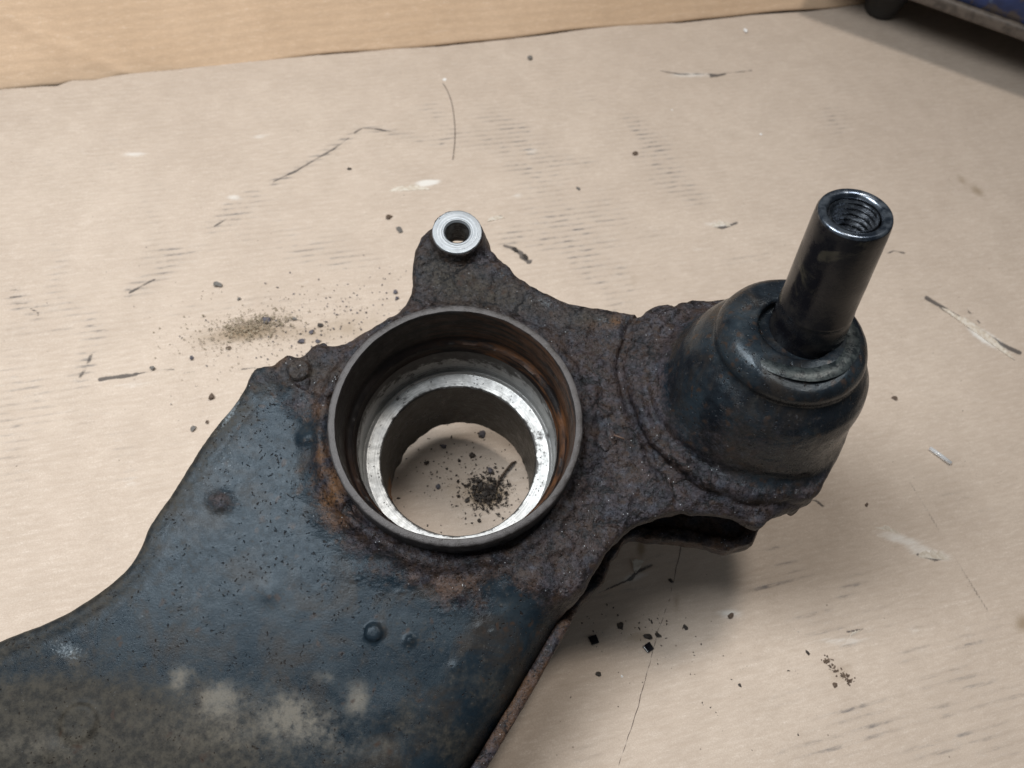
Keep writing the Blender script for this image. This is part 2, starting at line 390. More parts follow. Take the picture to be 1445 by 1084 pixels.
# boss cone
BO = UA(645, 327, 7.0)
db = np.hypot(X2 - BO[0], Y2 - BO[1])
kR = .30 + 1.6 * lowr
arch = UA(975, 740, 6.0); da = np.hypot((X2 - arch[0]) / 1.5, Y2 - arch[1])
zb = np.where(Y2 > 3.4, 5.35, 4.35); zb = np.maximum(zb, (ZP - .45) * sstep(2.6, 1.9, da) + 4.35 * (1 - sstep(2.6, 1.9, da)))
Z = gz[None, None, :]
f = np.empty((len(gx), len(gy), len(gz)), np.float32)
for k, z in enumerate(gz):
    a = smax(dA, z - zt, kR); a = smax(a, zb - z, .15)
    rb = .81 + .22 * max(0, (6.85 - z))
    a = smin(a, smax(smax(db - rb, z - 6.97, .06), 5.35 - z, .1), .22)       # boss
    f[:, :, k] = a
# ball joint cup
i0 = int((4.2 - x0) / H); j0 = int((-3.2 - y0) / H)
GX, GY, GZ = np.meshgrid(gx[i0:], gy[j0:], gz, indexing='ij')
D = np.stack([GX - L0[0], GY - L0[1], GZ - L0[2]], -1)
tt = D @ HAX; sh_ = sstep(-.6, -3.2, tt); D[..., 0] += .20 * sh_; D[..., 1] -= .10 * sh_; tt = D @ HAX; rad = np.sqrt(np.maximum((D ** 2).sum(-1) - tt ** 2, 0))
prof = [(0, .3), (1.62, .3), (1.80, .22), (1.96, .05), (2.06, -.16), (2.06, -.32), (2.02, -.44), (2.02, -.52), (2.12, -.64), (2.32, -.86), (2.50, -1.15), (2.62, -1.6), (2.70, -2.3), (2.76, -2.9), (2.78, -3.5), (2.60, -4.3), (2.4, -5.0), (0, -5.0)]
rad_f, tt_f = rad.ravel(), tt.ravel()
hs = polysd(rad_f, tt_f, np.array(prof)).reshape(rad.shape)
hs = smax(hs, -np.maximum(rad - 1.02, -(tt - .0)), .06)        # socket for the stud
PP = np.stack([GX.ravel(), GY.ravel(), GZ.ravel()], 1)[::1]
hs = np.maximum(hs, 4.1 - GZ)
sub = f[i0:, j0:, :]
f[i0:, j0:, :] = smin(sub, hs, 1.15)
hsel = (hs, sub)
del GX, GY, GZ, D, PP
# ring bore cut
for k, z in enumerate(gz):
    f[:, :, k] = np.maximum(f[:, :, k], 3.52 - rr)
    f[:, :, k] = np.maximum(f[:, :, k], .62 - db) if z > 0 else f[:, :, k]
f[0] = f[-1] = 9; f[:, 0] = f[:, -1] = 9; f[:, :, 0] = 9; f[:, :, -1] = 9
v, q, nrm = surfnet(f, np.array([x0, y0, z0]), H)
del f
# attributes
vx, vy = projA(v)
def ell(cx, cy, rx, ry, ang=0, soft=1.):
    a = math.radians(-ang); dx, dy = vx - cx, vy - cy
    u = (dx * math.cos(a) + dy * math.sin(a)) / rx; w2 = (-dx * math.sin(a) + dy * math.cos(a)) / ry
    return np.exp(-(u * u + w2 * w2) * soft)
rgv = polysd(v[:, 0], v[:, 1], PR); nlow = fbm(v, .8, 4, 21)
rust = sstep(1.1, -.7, rgv + .6 * nlow)
dv = v - L0; tv = dv @ HAX; rv = np.sqrt(np.maximum((dv ** 2).sum(1) - tv ** 2, 0))
cup = (rv < 2.92) & (tv > -3.6)
cupf = sstep(3.3, 2.75, rv) * sstep(-4.2, -3.4, tv)
rust = rust * (1 - cupf) + cupf * (-.05 + .40 * ell(1000, 640, 70, 90) + .42 * ell(1120, 640, 110, 60) + .2 * ell(945, 520, 30, 60) + .25 * ell(1060, 420, 60, 20) + .45 * sstep(-3.0, -3.8, tv))
edgeA = polysd(v[:, 0], v[:, 1], PA)
rust = np.maximum(rust, .24 * sstep(-.9, -.1, edgeA) * (v[:, 2] < 6.9) * (edgeA > -1.2))
rust = np.maximum(rust, np.maximum(.8 * ell(314, 706, 20, 13), .5 * ell(560, 800, 90, 30)))
mud = .20 + .12 * nlow + .95 * sstep(0, 1, ell(60, 1075, 330, 110) * 1.25) + .35 * ell(60, 990, 160, 40) + .45 * sstep(-1.1, -.15, edgeA) * (vx < 420) * (vy > 540) + .5 * ell(640, 1050, 30, 60, 60) \
    + .45 * ell(430, 520, 60, 26) + .50 * ell(700, 415, 120, 36, -15) + .4 * ell(840, 450, 40, 14) + .35 * ell(620, 370, 40, 40) + .3 * ell(700, 980, 40, 100, 60) + .35 * ell(570, 1010, 14, 40)
dust = .28 * ell(360, 1010, 170, 55) + 1.0 * ell(308, 988, 30, 22) + .7 * ell(258, 950, 24, 14) + .55 * ell(250, 965, 10, 10) + .95 * ell(405, 1005, 30, 22, 10) + .8 * ell(440, 1025, 40, 26, -20) + .8 * ell(505, 985, 14, 26) + .5 * ell(455, 955, 20, 8) + .35 * ell(60, 1050, 120, 30) + .45 * ell(100, 925, 30, 16, -15) + .3 * ell(330, 1040, 80, 30) + .3 * ell(520, 1060, 60, 20)
halo = sstep(3.6, 0, rgv)
mud = mud * (1 - cupf) + cupf * (.45 * ell(1050, 535, 8, 16, 0) + .4 * ell(1062, 570, 16, 22) + .10 * ell(1140, 600, 60, 40) + .35 * ell(1150, 610, 9, 22, 30))
orange = .9 * ell(465, 690, 26, 60, 12) + .5 * ell(455, 610, 30, 50) + .8 * ell(865, 455, 30, 10) + .35 * ell(620, 830, 120, 20) + .5 * ell(385, 515, 30, 14) + .16 + .4 * ell(200, 790, 60, 14, 60) + .3 * (v[:, 2] < 5.8)
pale = .55 * ell(95, 918, 32, 20, -10) + .45 * ell(200, 872, 14, 5, -15) + .35 * ell(320, 650, 40, 60, 0) + .40 * ell(620, 900, 90, 45) * 0.5 + .5 * ell(770, 428, 26, 8, -25) + .42 * ell(705, 385, 30, 12, -40) + .5 * ell(850, 452, 22, 5, -10) + .5 * ell(328, 580, 6, 34, -35) + .35 * ell(430, 560, 26, 30) + .3 * ell(500, 980, 20, 30)  # broad ellipses on the open plate paint its blue sheen into the colour
# fine relief on real geometry
amp = .002 + .022 * rust * (1 - .8 * cupf)
disp = amp * fbm(v, 3.5, 3, 31) + .03 * (1 - .9 * cupf) * rust * np.maximum(0, fbm(v, 1.3, 2, 37)) * .6 + .012 * cupf * fbm(v, 1.0, 2, 41)
rp = np.hypot(v[:, 0] - 8.75, v[:, 1] - 2.6) + .10 * fbm(v, .9, 3, 47)
wl = (v[:, 2] > 5.6) * (v[:, 2] < 8.2) * sstep(11.2, 9.6, v[:, 0])
disp = disp + wl * (-.11 * np.exp(-((rp - 4.02) / .09) ** 2) + .10 * np.exp(-((rp - 3.76) / .15) ** 2) - .07 * np.exp(-((rp - 3.42) / .10) ** 2) + .04 * np.exp(-((rp - 3.22) / .12) ** 2))
v = v + nrm * disp[:, None]
fcup = cup[q].sum(1) >= 3
def split(name, mask, mat, vs, qs, at, parent):
    qq = qs[mask]; used, inv = np.unique(qq, return_inverse=True)
    return meshobj(name, vs[used], inv.reshape(qq.shape), mat, parent, True, {k: a[used] for k, a in at.items()})
at = dict(rust=rust, mud=mud, orange=orange, pale=pale, dust=dust, halo=halo)
upper = split('upper_shell', ~fcup, mat_arm, v, q, at, arm)
housing = split('ball_joint_housing', fcup, mat_housing, v, q, at, arm)
housing['label'] = 'black painted domed ball joint cup with rolled lip'

# lower shell
lz0, lz1 = 2.9, 5.5
lz = np.arange(lz0, lz1, .09); lx = np.arange(-17, 12.5, .09); ly = np.arange(-15.4, 6.8, .09)
LX, LY = np.meshgrid(lx, ly, indexing='ij')
lA = polysd(LX, LY, PA); lB = polysd(LX, LY, PB)
PL = np.stack([LX.ravel(), LY.ravel(), 0 * LX.ravel()], 1)
nb_ = fbm(PL, 1.6, 3, 51).reshape(LX.shape)
lB = np.minimum(lB, np.where(LX < 2, lA + .35, 9)) + .05 * nb_ * sstep(-6, -3, LY)
lda = np.hypot((LX - arch[0]) / 1.7, LY - arch[1] - .2)
lr = np.hypot(LX, LY)
fl = np.empty((len(lx), len(ly), len(lz)), np.float32)
lhb = np.hypot(LX - L0[0], LY - L0[1] + .9)
for k, z in enumerate(lz):
    plate = np.maximum(lB, np.abs(z - 3.42) - .2)
    rt = 3.85 + 1.45 * sstep(-4.2, -5.0, LY)
    rimw = np.maximum(np.abs(lB + .18) - .18, np.maximum(3.25 - z, z - rt))
    core = np.maximum(np.maximum(lA + .5, np.abs(z - 4.3) - 1.0), 1.9 - lda)
    core = np.maximum(core, -(LY - 3.4) * -1)                     # thin neck has no box under it
    a = smin(smin(plate, rimw, .2), core, .2)
    a = np.maximum(a, 3.5 - lr)
    a = np.maximum(a, (LY - 3.6) - 0 * LX)
    fl[:, :, k] = a
fl[0] = fl[-1] = 9; fl[:, 0] = fl[:, -1] = 9; fl[:, :, 0] = 9; fl[:, :, -1] = 9
v2, q2, n2_ = surfnet(fl, np.array([-17, -15.4, lz0]), .09)
v2 = v2 + n2_ * ((.012 + .03 * sstep(-5.5, -3.5, v2[:, 1])) * fbm(v2, 2.2, 3, 61))[:, None]
one = np.ones(len(v2))
meshobj('lower_shell', v2, q2, mat_arm, arm, True, dict(rust=one, mud=.15 * one, orange=.42 + .12 * sstep(-4.3, -5.2, v2[:, 1]), pale=0 * one))['label'] = 'brown rusted lower half of the pressed arm'
del fl

# ------------------------------------------------------------------ bushing ring
def jit(amp, s=1.0, zamp=0., seed=0, rows=None):
    def g(i, t, r, z):
        if rows is not None and i not in rows: return r, z
        P = np.stack([np.cos(t) * 3 * s, np.sin(t) * 3 * s, z * s], 1)
        return r + amp * fbm(P, 1.6, 3, seed), z + zamp * fbm(P, 1.1, 3, seed + 5)
    return g
pr = [(2.85, -.02), (2.95, .5), (3.0, 2.6), (3.5, 3.0), (3.60, 3.6), (3.60, 6.0), (3.61, 6.9), (3.605, 7.34), (3.59, 7.385), (3.56, 7.40), (3.48, 7.405), (3.405, 7.40), (3.38, 7.36), (3.37, 7.15), (3.36, 6.7), (3.34, 6.2), (3.33, 5.9), (3.31, 5.72), (3.24, 5.62), (3.15, 5.58), (3.125, 5.50), (3.12, 5.32), (3.06, 5.22)]
V, Q = lathe(pr, 220, jitter=jit(.010, 2.0, .010, 3))
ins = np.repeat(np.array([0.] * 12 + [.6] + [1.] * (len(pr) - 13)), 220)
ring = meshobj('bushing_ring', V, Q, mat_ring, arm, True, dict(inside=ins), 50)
ring['label'] = 'rusty raised ring of the empty bushing eye'
pm = [(3.055, 5.21), (3.05, 5.0), (3.05, 4.4), (3.05, 3.85), (3.04, 3.68), (3.02, 3.66), (2.99, 3.70), (2.96, 3.66), (2.93, 3.62), (2.80, 3.60), (2.60, 3.585), (2.53, 3.57), (2.495, 3.50)]
V, Q = lathe(pm, 220, jitter=jit(.006, 2, 0, 7, rows=(11, 12)))
ang = np.arctan2(V[:, 1], V[:, 0])
gr = .10 + .22 * (V[:, 2] > 3.75) * sstep(.35, 1., np.sin(ang - .25)) + .25 * (V[:, 2] < 3.75) * np.maximum(0, np.sin(ang * 3 + 1)) + .5 * (V[:, 2] > 4.9) + .35 * (np.hypot(V[:, 0], V[:, 1]) < 2.56)
gr = gr + .05 * ((V[:, 2] > 3.75) & (V[:, 2] < 4.9))
meshobj('machined_seat', V, Q, mat_mach, ring, True, dict(grime=gr), 35)['label'] = 'bright machined step inside the ring'
pbz = [3.50, 3.3, 2.8, 2.2, 1.6, 1.0, .6, .35, .18, .05, -.02]
pb = [(2.495 if z > 3.4 else 2.50, z) for z in pbz] + [(2.6, -.05), (2.85, -.03)]
def jb(i, t, r, z):
    P = np.stack([np.cos(t) * 5, np.sin(t) * 5, z], 1)
    k = max(0, (i - 4)) / 6.
    r = r + .01 * fbm(P, 2, 2, 9)
    if 6 <= i <= 10: r = r - k * (.01 + .045 * np.maximum(0, fbm(P, 1.3, 4, 13))) - k * .10 * np.exp(-((t - 2.75) / .45) ** 2) * (1 + .5 * fbm(P, 1.4, 2, 3))
    return r, z
V, Q = lathe(pb, 260, jitter=jb)
ang = np.arctan2(V[:, 1], V[:, 0])
oil = sstep(2.2, .2, V[:, 2]) * (.95 * np.exp(-((ang + 2.75) / .42) ** 2) + .3 * np.exp(-((ang - 2.9) / .5) ** 2) + .25 * np.exp(-((ang - .1) / .5) ** 2))
meshobj('bore_wall', V, Q, mat_bore, ring, True, dict(oil=oil), 60)['label'] = 'dark oily lower bore with ragged bottom edge'

# ------------------------------------------------------------------ threaded boss
mat_thread = simple('thread_steel', (.10, .095, .09), (.22, .21, .20), .38, .8, 6, .2)
mat_face = NT('turned_bright_face')
def face_mat():
    s = mat_face
    sep = s.n('ShaderNodeSeparateXYZ'); s.l(s.oc, sep.inputs[0])
    r = s.mth('SQRT', s.mth('ADD', s.mth('MULTIPLY', sep.outputs[0], sep.outputs[0]), s.mth('MULTIPLY', sep.outputs[1], sep.outputs[1])))
    cmb = s.n('ShaderNodeCombineXYZ'); s.put(cmb.inputs[0], r)
    tool = s.noise(22, 3, .6, 0, cmb.outputs[0]); n = s.noise(3, 6, .6)
    col = s.mix(s.mp(tool, .35, .65), (.20, .215, .23), (.40, .42, .44))
    col = s.mix(s.mp(s.noise(5, 5, .7), .66, .74, 0, .8), col, (.12, .10, .09))
    s.b.inputs['Anisotropic'].default_value = .5
    return s.out(col, s.mp(n, .3, .7, .42, .56), .85, s.bump(tool, .9, .02))
mat_facem = face_mat()
pf = [(.79, -.14), (.785, -.03), (.765, .0), (.60, .006), (.43, .0), (.395, -.035), (.375, -.07)]
V, Q = lathe(pf, 96, jitter=jit(.006, 2, 0, 3, rows=(1, 2)))
bf = meshobj('machined_boss_face', V, Q, mat_facem, arm, True, None, 30); bf.location = Vector((BO[0], BO[1], 7.0)) * CM
bf['label'] = 'shiny round turned face of the threaded boss'
def thread(r, z0_, z1_, pitch, depth=.035, n=64):
    # helical groove: radius depends on z and angle
    rows = int((z0_ - z1_) / (pitch / 8)); V = []; t = np.linspace(0, 2 * np.pi, n, endpoint=False)
    for i in range(rows + 1):
        z = z0_ - (z0_ - z1_) * i / rows
        ph = (z / pitch + t / (2 * np.pi)) % 1
        rr_ = r + depth * (1 - np.abs(ph * 2 - 1)) * min(1, i / 4.)
        V.append(np.stack([rr_ * np.cos(t), rr_ * np.sin(t), 0 * t + z], 1))
    a = np.arange(n); b = (a + 1) % n
    Q = np.concatenate([np.stack([i * n + a, i * n + b, (i + 1) * n + b, (i + 1) * n + a], 1) for i in range(rows)])
    return np.concatenate(V), Q
V, Q = thread(.355, -.08, -1.0, .14, .04)
th = meshobj('threaded_hole', V, Q, mat_thread, bf, True, None, 40)
V, Q = lathe([(.66, -1.03), (.36, -1.0)], 64); meshobj('boss_underside', V, Q[:, ::-1], mat_thread, bf)
# tiny red paint speck on the neck edge
def chunk(r, flat=.6, n=14, seed=0, sx=1.):
    rn = random.Random(seed); bm = bmesh.new()
    for i in range(n):
        p = Vector((rn.gauss(0, 1), rn.gauss(0, 1), rn.gauss(0, 1))).normalized() * r * rn.uniform(.75, 1.1)
        bm.verts.new((p.x * sx, p.y / sx ** .5, p.z * flat))
    res = bmesh.ops.convex_hull(bm, input=bm.verts)
    bmesh.ops.delete(bm, geom=[g for g in bm.verts if not g.link_faces], context='VERTS')
    V = [tuple(x.co) for x in bm.verts]; bm.verts.index_update(); Fc = [[a.index for a in g.verts] for g in bm.faces]; bm.free()
    return np.array(V), Fc
mat_red = simple('red_paint', (.5, .04, .05), (.6, .08, .08), .5)
V, Fc = chunk(.035, .5, 12, 5); o = meshobj('paint_speck', V, Fc, mat_red, arm, False); p = UA(762, 413, 6.3); o.location = Vector(p) * CM

for i, (px, py, r, fl_, zz) in enumerate([(425, 533, .42, .35, 6.50), (746, 822, .50, .22, 6.38), (768, 836, .42, .20, 6.30), (718, 800, .36, .18, 6.42), (450, 500, .42, .35, 6.45), (405, 519, .30, .4, 6.38), (545, 772, .30, .2, 6.38), (947, 440, .28, .5, 6.40), (858, 618, .40, .10, 6.58), (1000, 705, .5, .2, 6.1)]):
    V, Fc = chunk(r, fl_, 22, 40 + i, 1.25); me_n = len(V)
    o = meshobj('rust_scale', V, Fc, mat_arm, arm, True, dict(rust=np.ones(me_n), mud=.25 * np.ones(me_n), orange=.2 * np.ones(me_n), pale=np.zeros(me_n)))
    m_ = o.modifiers.new('s', 'SUBSURF'); m_.levels = m_.render_levels = 3
    tx = bpy.data.textures.new('crust', 'CLOUDS'); tx.noise_scale = .0022; tx.noise_depth = 3
    m_ = o.modifiers.new('d', 'DISPLACE'); m_.texture = tx; m_.strength = .0009; m_.texture_coords = 'LOCAL'
    p = UA(px, py, zz); o.location = Vector(p) * CM; o.rotation_euler = (random.uniform(-.1, .1), random.uniform(-.1, .1), [2.2, .6, .4, .9, 1., .3, .2, 0, 1.4, .6][i])
# ------------------------------------------------------------------ stud
def stud_mat():
    s = NT('black_oxide_steel'); n = s.noise(1.5, 7, .65); n2 = s.noise(6, 6, .7)
    col = s.mix(s.mp(n, .45, .68), (.006, .006, .008), (.018, .016, .015))
    col = s.mix(s.mp(s.noise(1.1, 4, .6, .8), .60, .70, 0, .8), col, (.045, .040, .030))
    return s.out(col, s.mp(n, .35, .65, .16, .34), .0, s.bump(n2, .18, .03), .36)
mat_stud = stud_mat()
def rimmat():
    s = NT('bare_worn_edge'); n = s.noise(3, 6, .65)
    col = s.mix(s.mp(n, .4, .6), (.04, .052, .072), (.18, .205, .24))
    return s.out(col, .24, .9, s.bump(n, .2, .02))
mat_rim = rimmat()
Ls = float(np.linalg.norm(TIP - SB))
ps = [(.98, -.9), (1.01, -.15), (1.01, .1), (.995, .4), (.975, .8), (.965, .88), (.972, .93), (.972, 1.0), (.955, 1.05), (.94, 2.0), (.90, Ls - .45), (.885, Ls - .14), (.875, Ls - .07)]
V, Q = lathe(ps, 120, SB, AX, jit(.007, .5, .0, 17))
stud = meshobj('ball_joint_stud', V, Q, mat_stud, arm, True, None, 55)
stud['label'] = 'glossy black upright stud of the ball joint'
V, Q = lathe([(.875, Ls - .07), (.86, Ls - .02), (.835, Ls), (.80, Ls + .005), (.69, Ls - .005), (.655, Ls - .03), (.62, Ls - .10)], 96, SB, AX)
meshobj('stud_rim', V, Q, mat_rim, stud, True)
V, Q = thread(.565, -.06, -1.5, .165, .06, 72)
# place the thread along the stud axis
u_ = np.cross([0, 1, 0], AX); u_ /= np.linalg.norm(u_); w_ = np.cross(AX, u_)
V = SB + AX * Ls + V[:, :1] * u_ + V[:, 1:2] * w_ + V[:, 2:] * AX
meshobj('threaded_hole', V, Q, simple('stud_thread_steel', (.10, .11, .13), (.25, .27, .30), .25, .9, 5, .2), stud, True, None, 40)
# retaining collar between lip and stud
mat_collar = simple('greasy_collar', (.012, .016, .018), (.05, .06, .06), .3, .3, 4, .4)
V, Q = lathe([(1.70, .24), (1.60, .285), (1.45, .30), (1.32, .28), (1.22, .22), (1.17, .15), (1.13, .17), (1.08, .15), (1.03, .05), (.95, -.1)], 120, L0 - HAX * .02, (HAX + AX) / 2, jit(.012, .8, .008, 23))
meshobj('retaining_collar', V, Q, mat_collar, housing, True)

# ------------------------------------------------------------------ cardboard
FD = math.radians(23.8)                                        # direction of the flutes
def card_mat(name, base1, base2, is_flap=False):
    s = NT(name)
    mp_ = s.n('ShaderNodeMapping'); mp_.inputs['Rotation'].default_value = (0, 0, 0 if is_flap else -FD); s.l(s.oc, mp_.inputs[0])
    fv = mp_.outputs[0]
    st = s.n('ShaderNodeMapping'); st.inputs['Scale'].default_value = (.22, 1, 1); s.l(fv, st.inputs[0])
    fib = s.noise(9, 6, .7, 0, st.outputs[0]); fib2 = s.noise(24, 4, .7); big = s.noise(.12, 4, .55); mid = s.noise(.6, 6, .6)
    wv = s.n('ShaderNodeTexWave'); wv.wave_type = 'BANDS'; wv.bands_direction = 'Y'; wv.wave_profile = 'SIN'
    wv.inputs['Scale'].default_value = 100 / (.33 * 3.18); wv.inputs['Distortion'].default_value = .35; wv.inputs['Detail'].default_value = 1
    wv.inputs['Detail Scale'].default_value = .3; s.l(fv, wv.inputs[0])
    ridge = wv.outputs['Fac']
    col = s.mix(s.mp(big, .3, .7), base1, base2)
    col = s.mix(s.mp(mid, .35, .7, 0, .35), col, tuple(.86 * c for c in base1))
    col = s.mix(s.mp(s.mth('MULTIPLY_ADD', fib2, .6, s.mth('MULTIPLY', fib, .4)), .38, .58, .30, 0), col, (.30, .22, .16))
    col = s.mix(s.mp(s.mth('MULTIPLY', fib2, fib), .29, .42, 0, .35), col, (.80, .72, .64))
    col = s.mix(s.mth('MULTIPLY', ridge, .15) if is_flap else s.mth('MULTIPLY', ridge, s.mp(mid, .35, .7, .02, .09)), col, (.35, .25, .17))
    if not is_flap:
        D_, I_, P_, Br = s.attr('dirt'), s.attr('ink'), s.attr('pale'), s.attr('brown')
        long_ = s.n('ShaderNodeMapping'); long_.inputs['Scale'].default_value = (.5, 2.2, 1); s.l(fv, long_.inputs[0])
        brk = s.noise(2.6, 5, .7, .2, long_.outputs[0])
        streak = s.mth('MULTIPLY', s.mth('MULTIPLY', s.mp(ridge, .40, 1.0), s.mp(brk, .38, .66)), s.mp(s.noise(1.1, 4, .6), .38, .62, .25, 1.15))
        dm = s.mth('MULTIPLY', s.mp(D_, .04, .95), s.mth('ADD', s.mth('MULTIPLY', streak, .92), s.mp(fib, .45, .75, 0, .22)))
        col = s.mix(s.mp(s.mth('ADD', Br, s.mth('MULTIPLY', s.mth('SUBTRACT', mid, .5), .5)), .1, .9, 0, .8), col, (.24, .17, .10))
        col = s.mix(s.mp(s.mth('ADD', P_, s.mth('MULTIPLY', s.mth('SUBTRACT', fib, .5), .6)), .25, .8, 0, .75), col, (.78, .76, .72))
        col = s.mix(s.mth('MULTIPLY', dm, .85), col, (.085, .088, .10))
        col = s.mix(s.mp(s.mth('ADD', I_, s.mth('MULTIPLY', s.mth('SUBTRACT', fib2, .5), .9)), .35, .75, 0, .82), col, (.040, .038, .040))
        sp = s.mp(s.voro(1.7), .035, .065, 1, 0); spm = s.mth('MULTIPLY', sp, s.mp(s.noise(.5, 2, .5), .5, .62))
        col = s.mix(s.mth('MULTIPLY', spm, .7), col, (.12, .09, .07))
        sp2 = s.mp(s.voro(4.3), .06, .12, 1, 0); spm2 = s.mth('MULTIPLY', sp2, s.mp(s.noise(.4, 3, .6), .54, .66))
        col = s.mix(s.mth('MULTIPLY', spm2, .45), col, (.20, .16, .13))
    nb = s.bump(fib, .35, .02); nb = s.bump(mid, .12, .05, nb); nb = s.bump(ridge, .10 if not is_flap else .25, .02, nb)
    return s.out(col, .78, 0, nb, .25)
mat_card = card_mat('brown_cardboard', (.545, .452, .372), (.585, .490, .405))
mat_flap = card_mat('warm_cardboard', (.55, .385, .25), (.62, .445, .30), True)
mat_torn = simple('torn_paper', (.50, .42, .33), (.66, .60, .52), .85, 0, 6, .5)

e0, e1 = U(0, 121), U(1200, 5)                                 # the far edge of the sheet
ed = (e1 - e0) / np.linalg.norm(e1 - e0); en = np.array([-ed[1], ed[0], 0])
HC = .07
cx0, cx1, cy0, cy1 = -40., 44., -14., 52.
nx, ny = int((cx1 - cx0) / HC), int((cy1 - cy0) / HC)
ix, iy = np.meshgrid(np.arange(nx + 1), np.arange(ny + 1), indexing='ij')
gxx = cx0 + ix * HC; gyy = cy0 + iy * HC
cpx, cpy = projW(np.stack([gxx.ravel(), gyy.ravel(), 0 * gxx.ravel()], 1)); cpx = cpx.reshape(gxx.shape); cpy = cpy.reshape(gxx.shape)
BL = 20
fine = (cpx > -60) & (cpx < 1505) & (cpy > -60) & (cpy < 1144)
edge_pts = [(-200, 138), (0, 123), (55, 119), (80, 118), (100, 110), (130, 110), (155, 105), (180, 101), (250, 95), (350, 84), (450, 75), (560, 66), (620, 62), (760, 47), (870, 32), (960, 30), (1060, 18), (1140, 13), (1200, 5), (1300, -8), (1600, -40)]
ew = np.array([U(x, y) for x, y in edge_pts])
es = (ew - e0) @ ed; en_ = (ew - e0) @ en
def beyond(X, Y):
    s_ = (X - e0[0]) * ed[0] + (Y - e0[1]) * ed[1]; d_ = (X - e0[0]) * en[0] + (Y - e0[1]) * en[1]
    return d_ - np.interp(s_, es, en_), s_
by, bs = beyond(gxx, gyy)
bc = lambda a: a[:nx // BL * BL, :ny // BL * BL].reshape(nx // BL, BL, ny // BL, BL)
blk_fine = bc(fine).any(axis=(1, 3))
keep_cell = (by[:-1, :-1] < .12)
cell_fine = np.zeros((nx, ny), bool)
cell_fine[:nx // BL * BL, :ny // BL * BL] = np.repeat(np.repeat(blk_fine, BL, 0), BL, 1)
sel = cell_fine & keep_cell
ci, cj = np.nonzero(sel)
vid = lambda i, j: i * (ny + 1) + j
qf = np.stack([vid(ci, cj), vid(ci + 1, cj), vid(ci + 1, cj + 1), vid(ci, cj + 1)], 1)
bi, bj = np.nonzero(~blk_fine); k_ = keep_cell[bi * BL, bj * BL] & keep_cell[np.minimum(bi * BL + BL - 1, nx - 1), np.minimum(bj * BL + BL - 1, ny - 1)]
bi, bj = bi[k_] * BL, bj[k_] * BL
qc = np.stack([vid(bi, bj), vid(bi + BL, bj), vid(bi + BL, bj + BL), vid(bi, bj + BL)], 1)
qa = np.concatenate([qf, qc]); used, inv = np.unique(qa, return_inverse=True); qa = inv.reshape(qa.shape)
VX = gxx.ravel()[used]; VY = gyy.ravel()[used]; PXX = cpx.ravel()[used]; PYY = cpy.ravel()[used]
VB = by.ravel()[used]
# pull the overhanging row back to the wavy edge
over = np.maximum(VB, 0); VX = VX - over * en[0]; VY = VY - over * en[1]
CP = np.stack([VX, VY, 0 * VX], 1)
def cell(cx, cy, rx, ry, ang=0):
    a = math.radians(-ang); dx, dy = PXX - cx, PYY - cy
    u = (dx * math.cos(a) + dy * math.sin(a)) / rx; w2 = (-dx * math.sin(a) + dy * math.cos(a)) / ry
    return np.exp(-(u * u + w2 * w2))
def cline(pts, wd, s=1.):
    d = np.full(PXX.shape, 1e9); pts = np.array(pts, float)
    for (ax, ay), (bx, by_) in zip(pts[:-1], pts[1:]):
        ex, ey = bx - ax, by_ - ay
        t = np.clip(((PXX - ax) * ex + (PYY - ay) * ey) / (ex * ex + ey * ey), 0, 1)
        d = np.minimum(d, (PXX - ax - t * ex) ** 2 + (PYY - ay - t * ey) ** 2)
    return s * np.exp(-d / wd ** 2)
dirt = .0 * np.ones(len(VX)) + .07 * sstep(.1, .8, fbm(CP, .10, 3, 71))
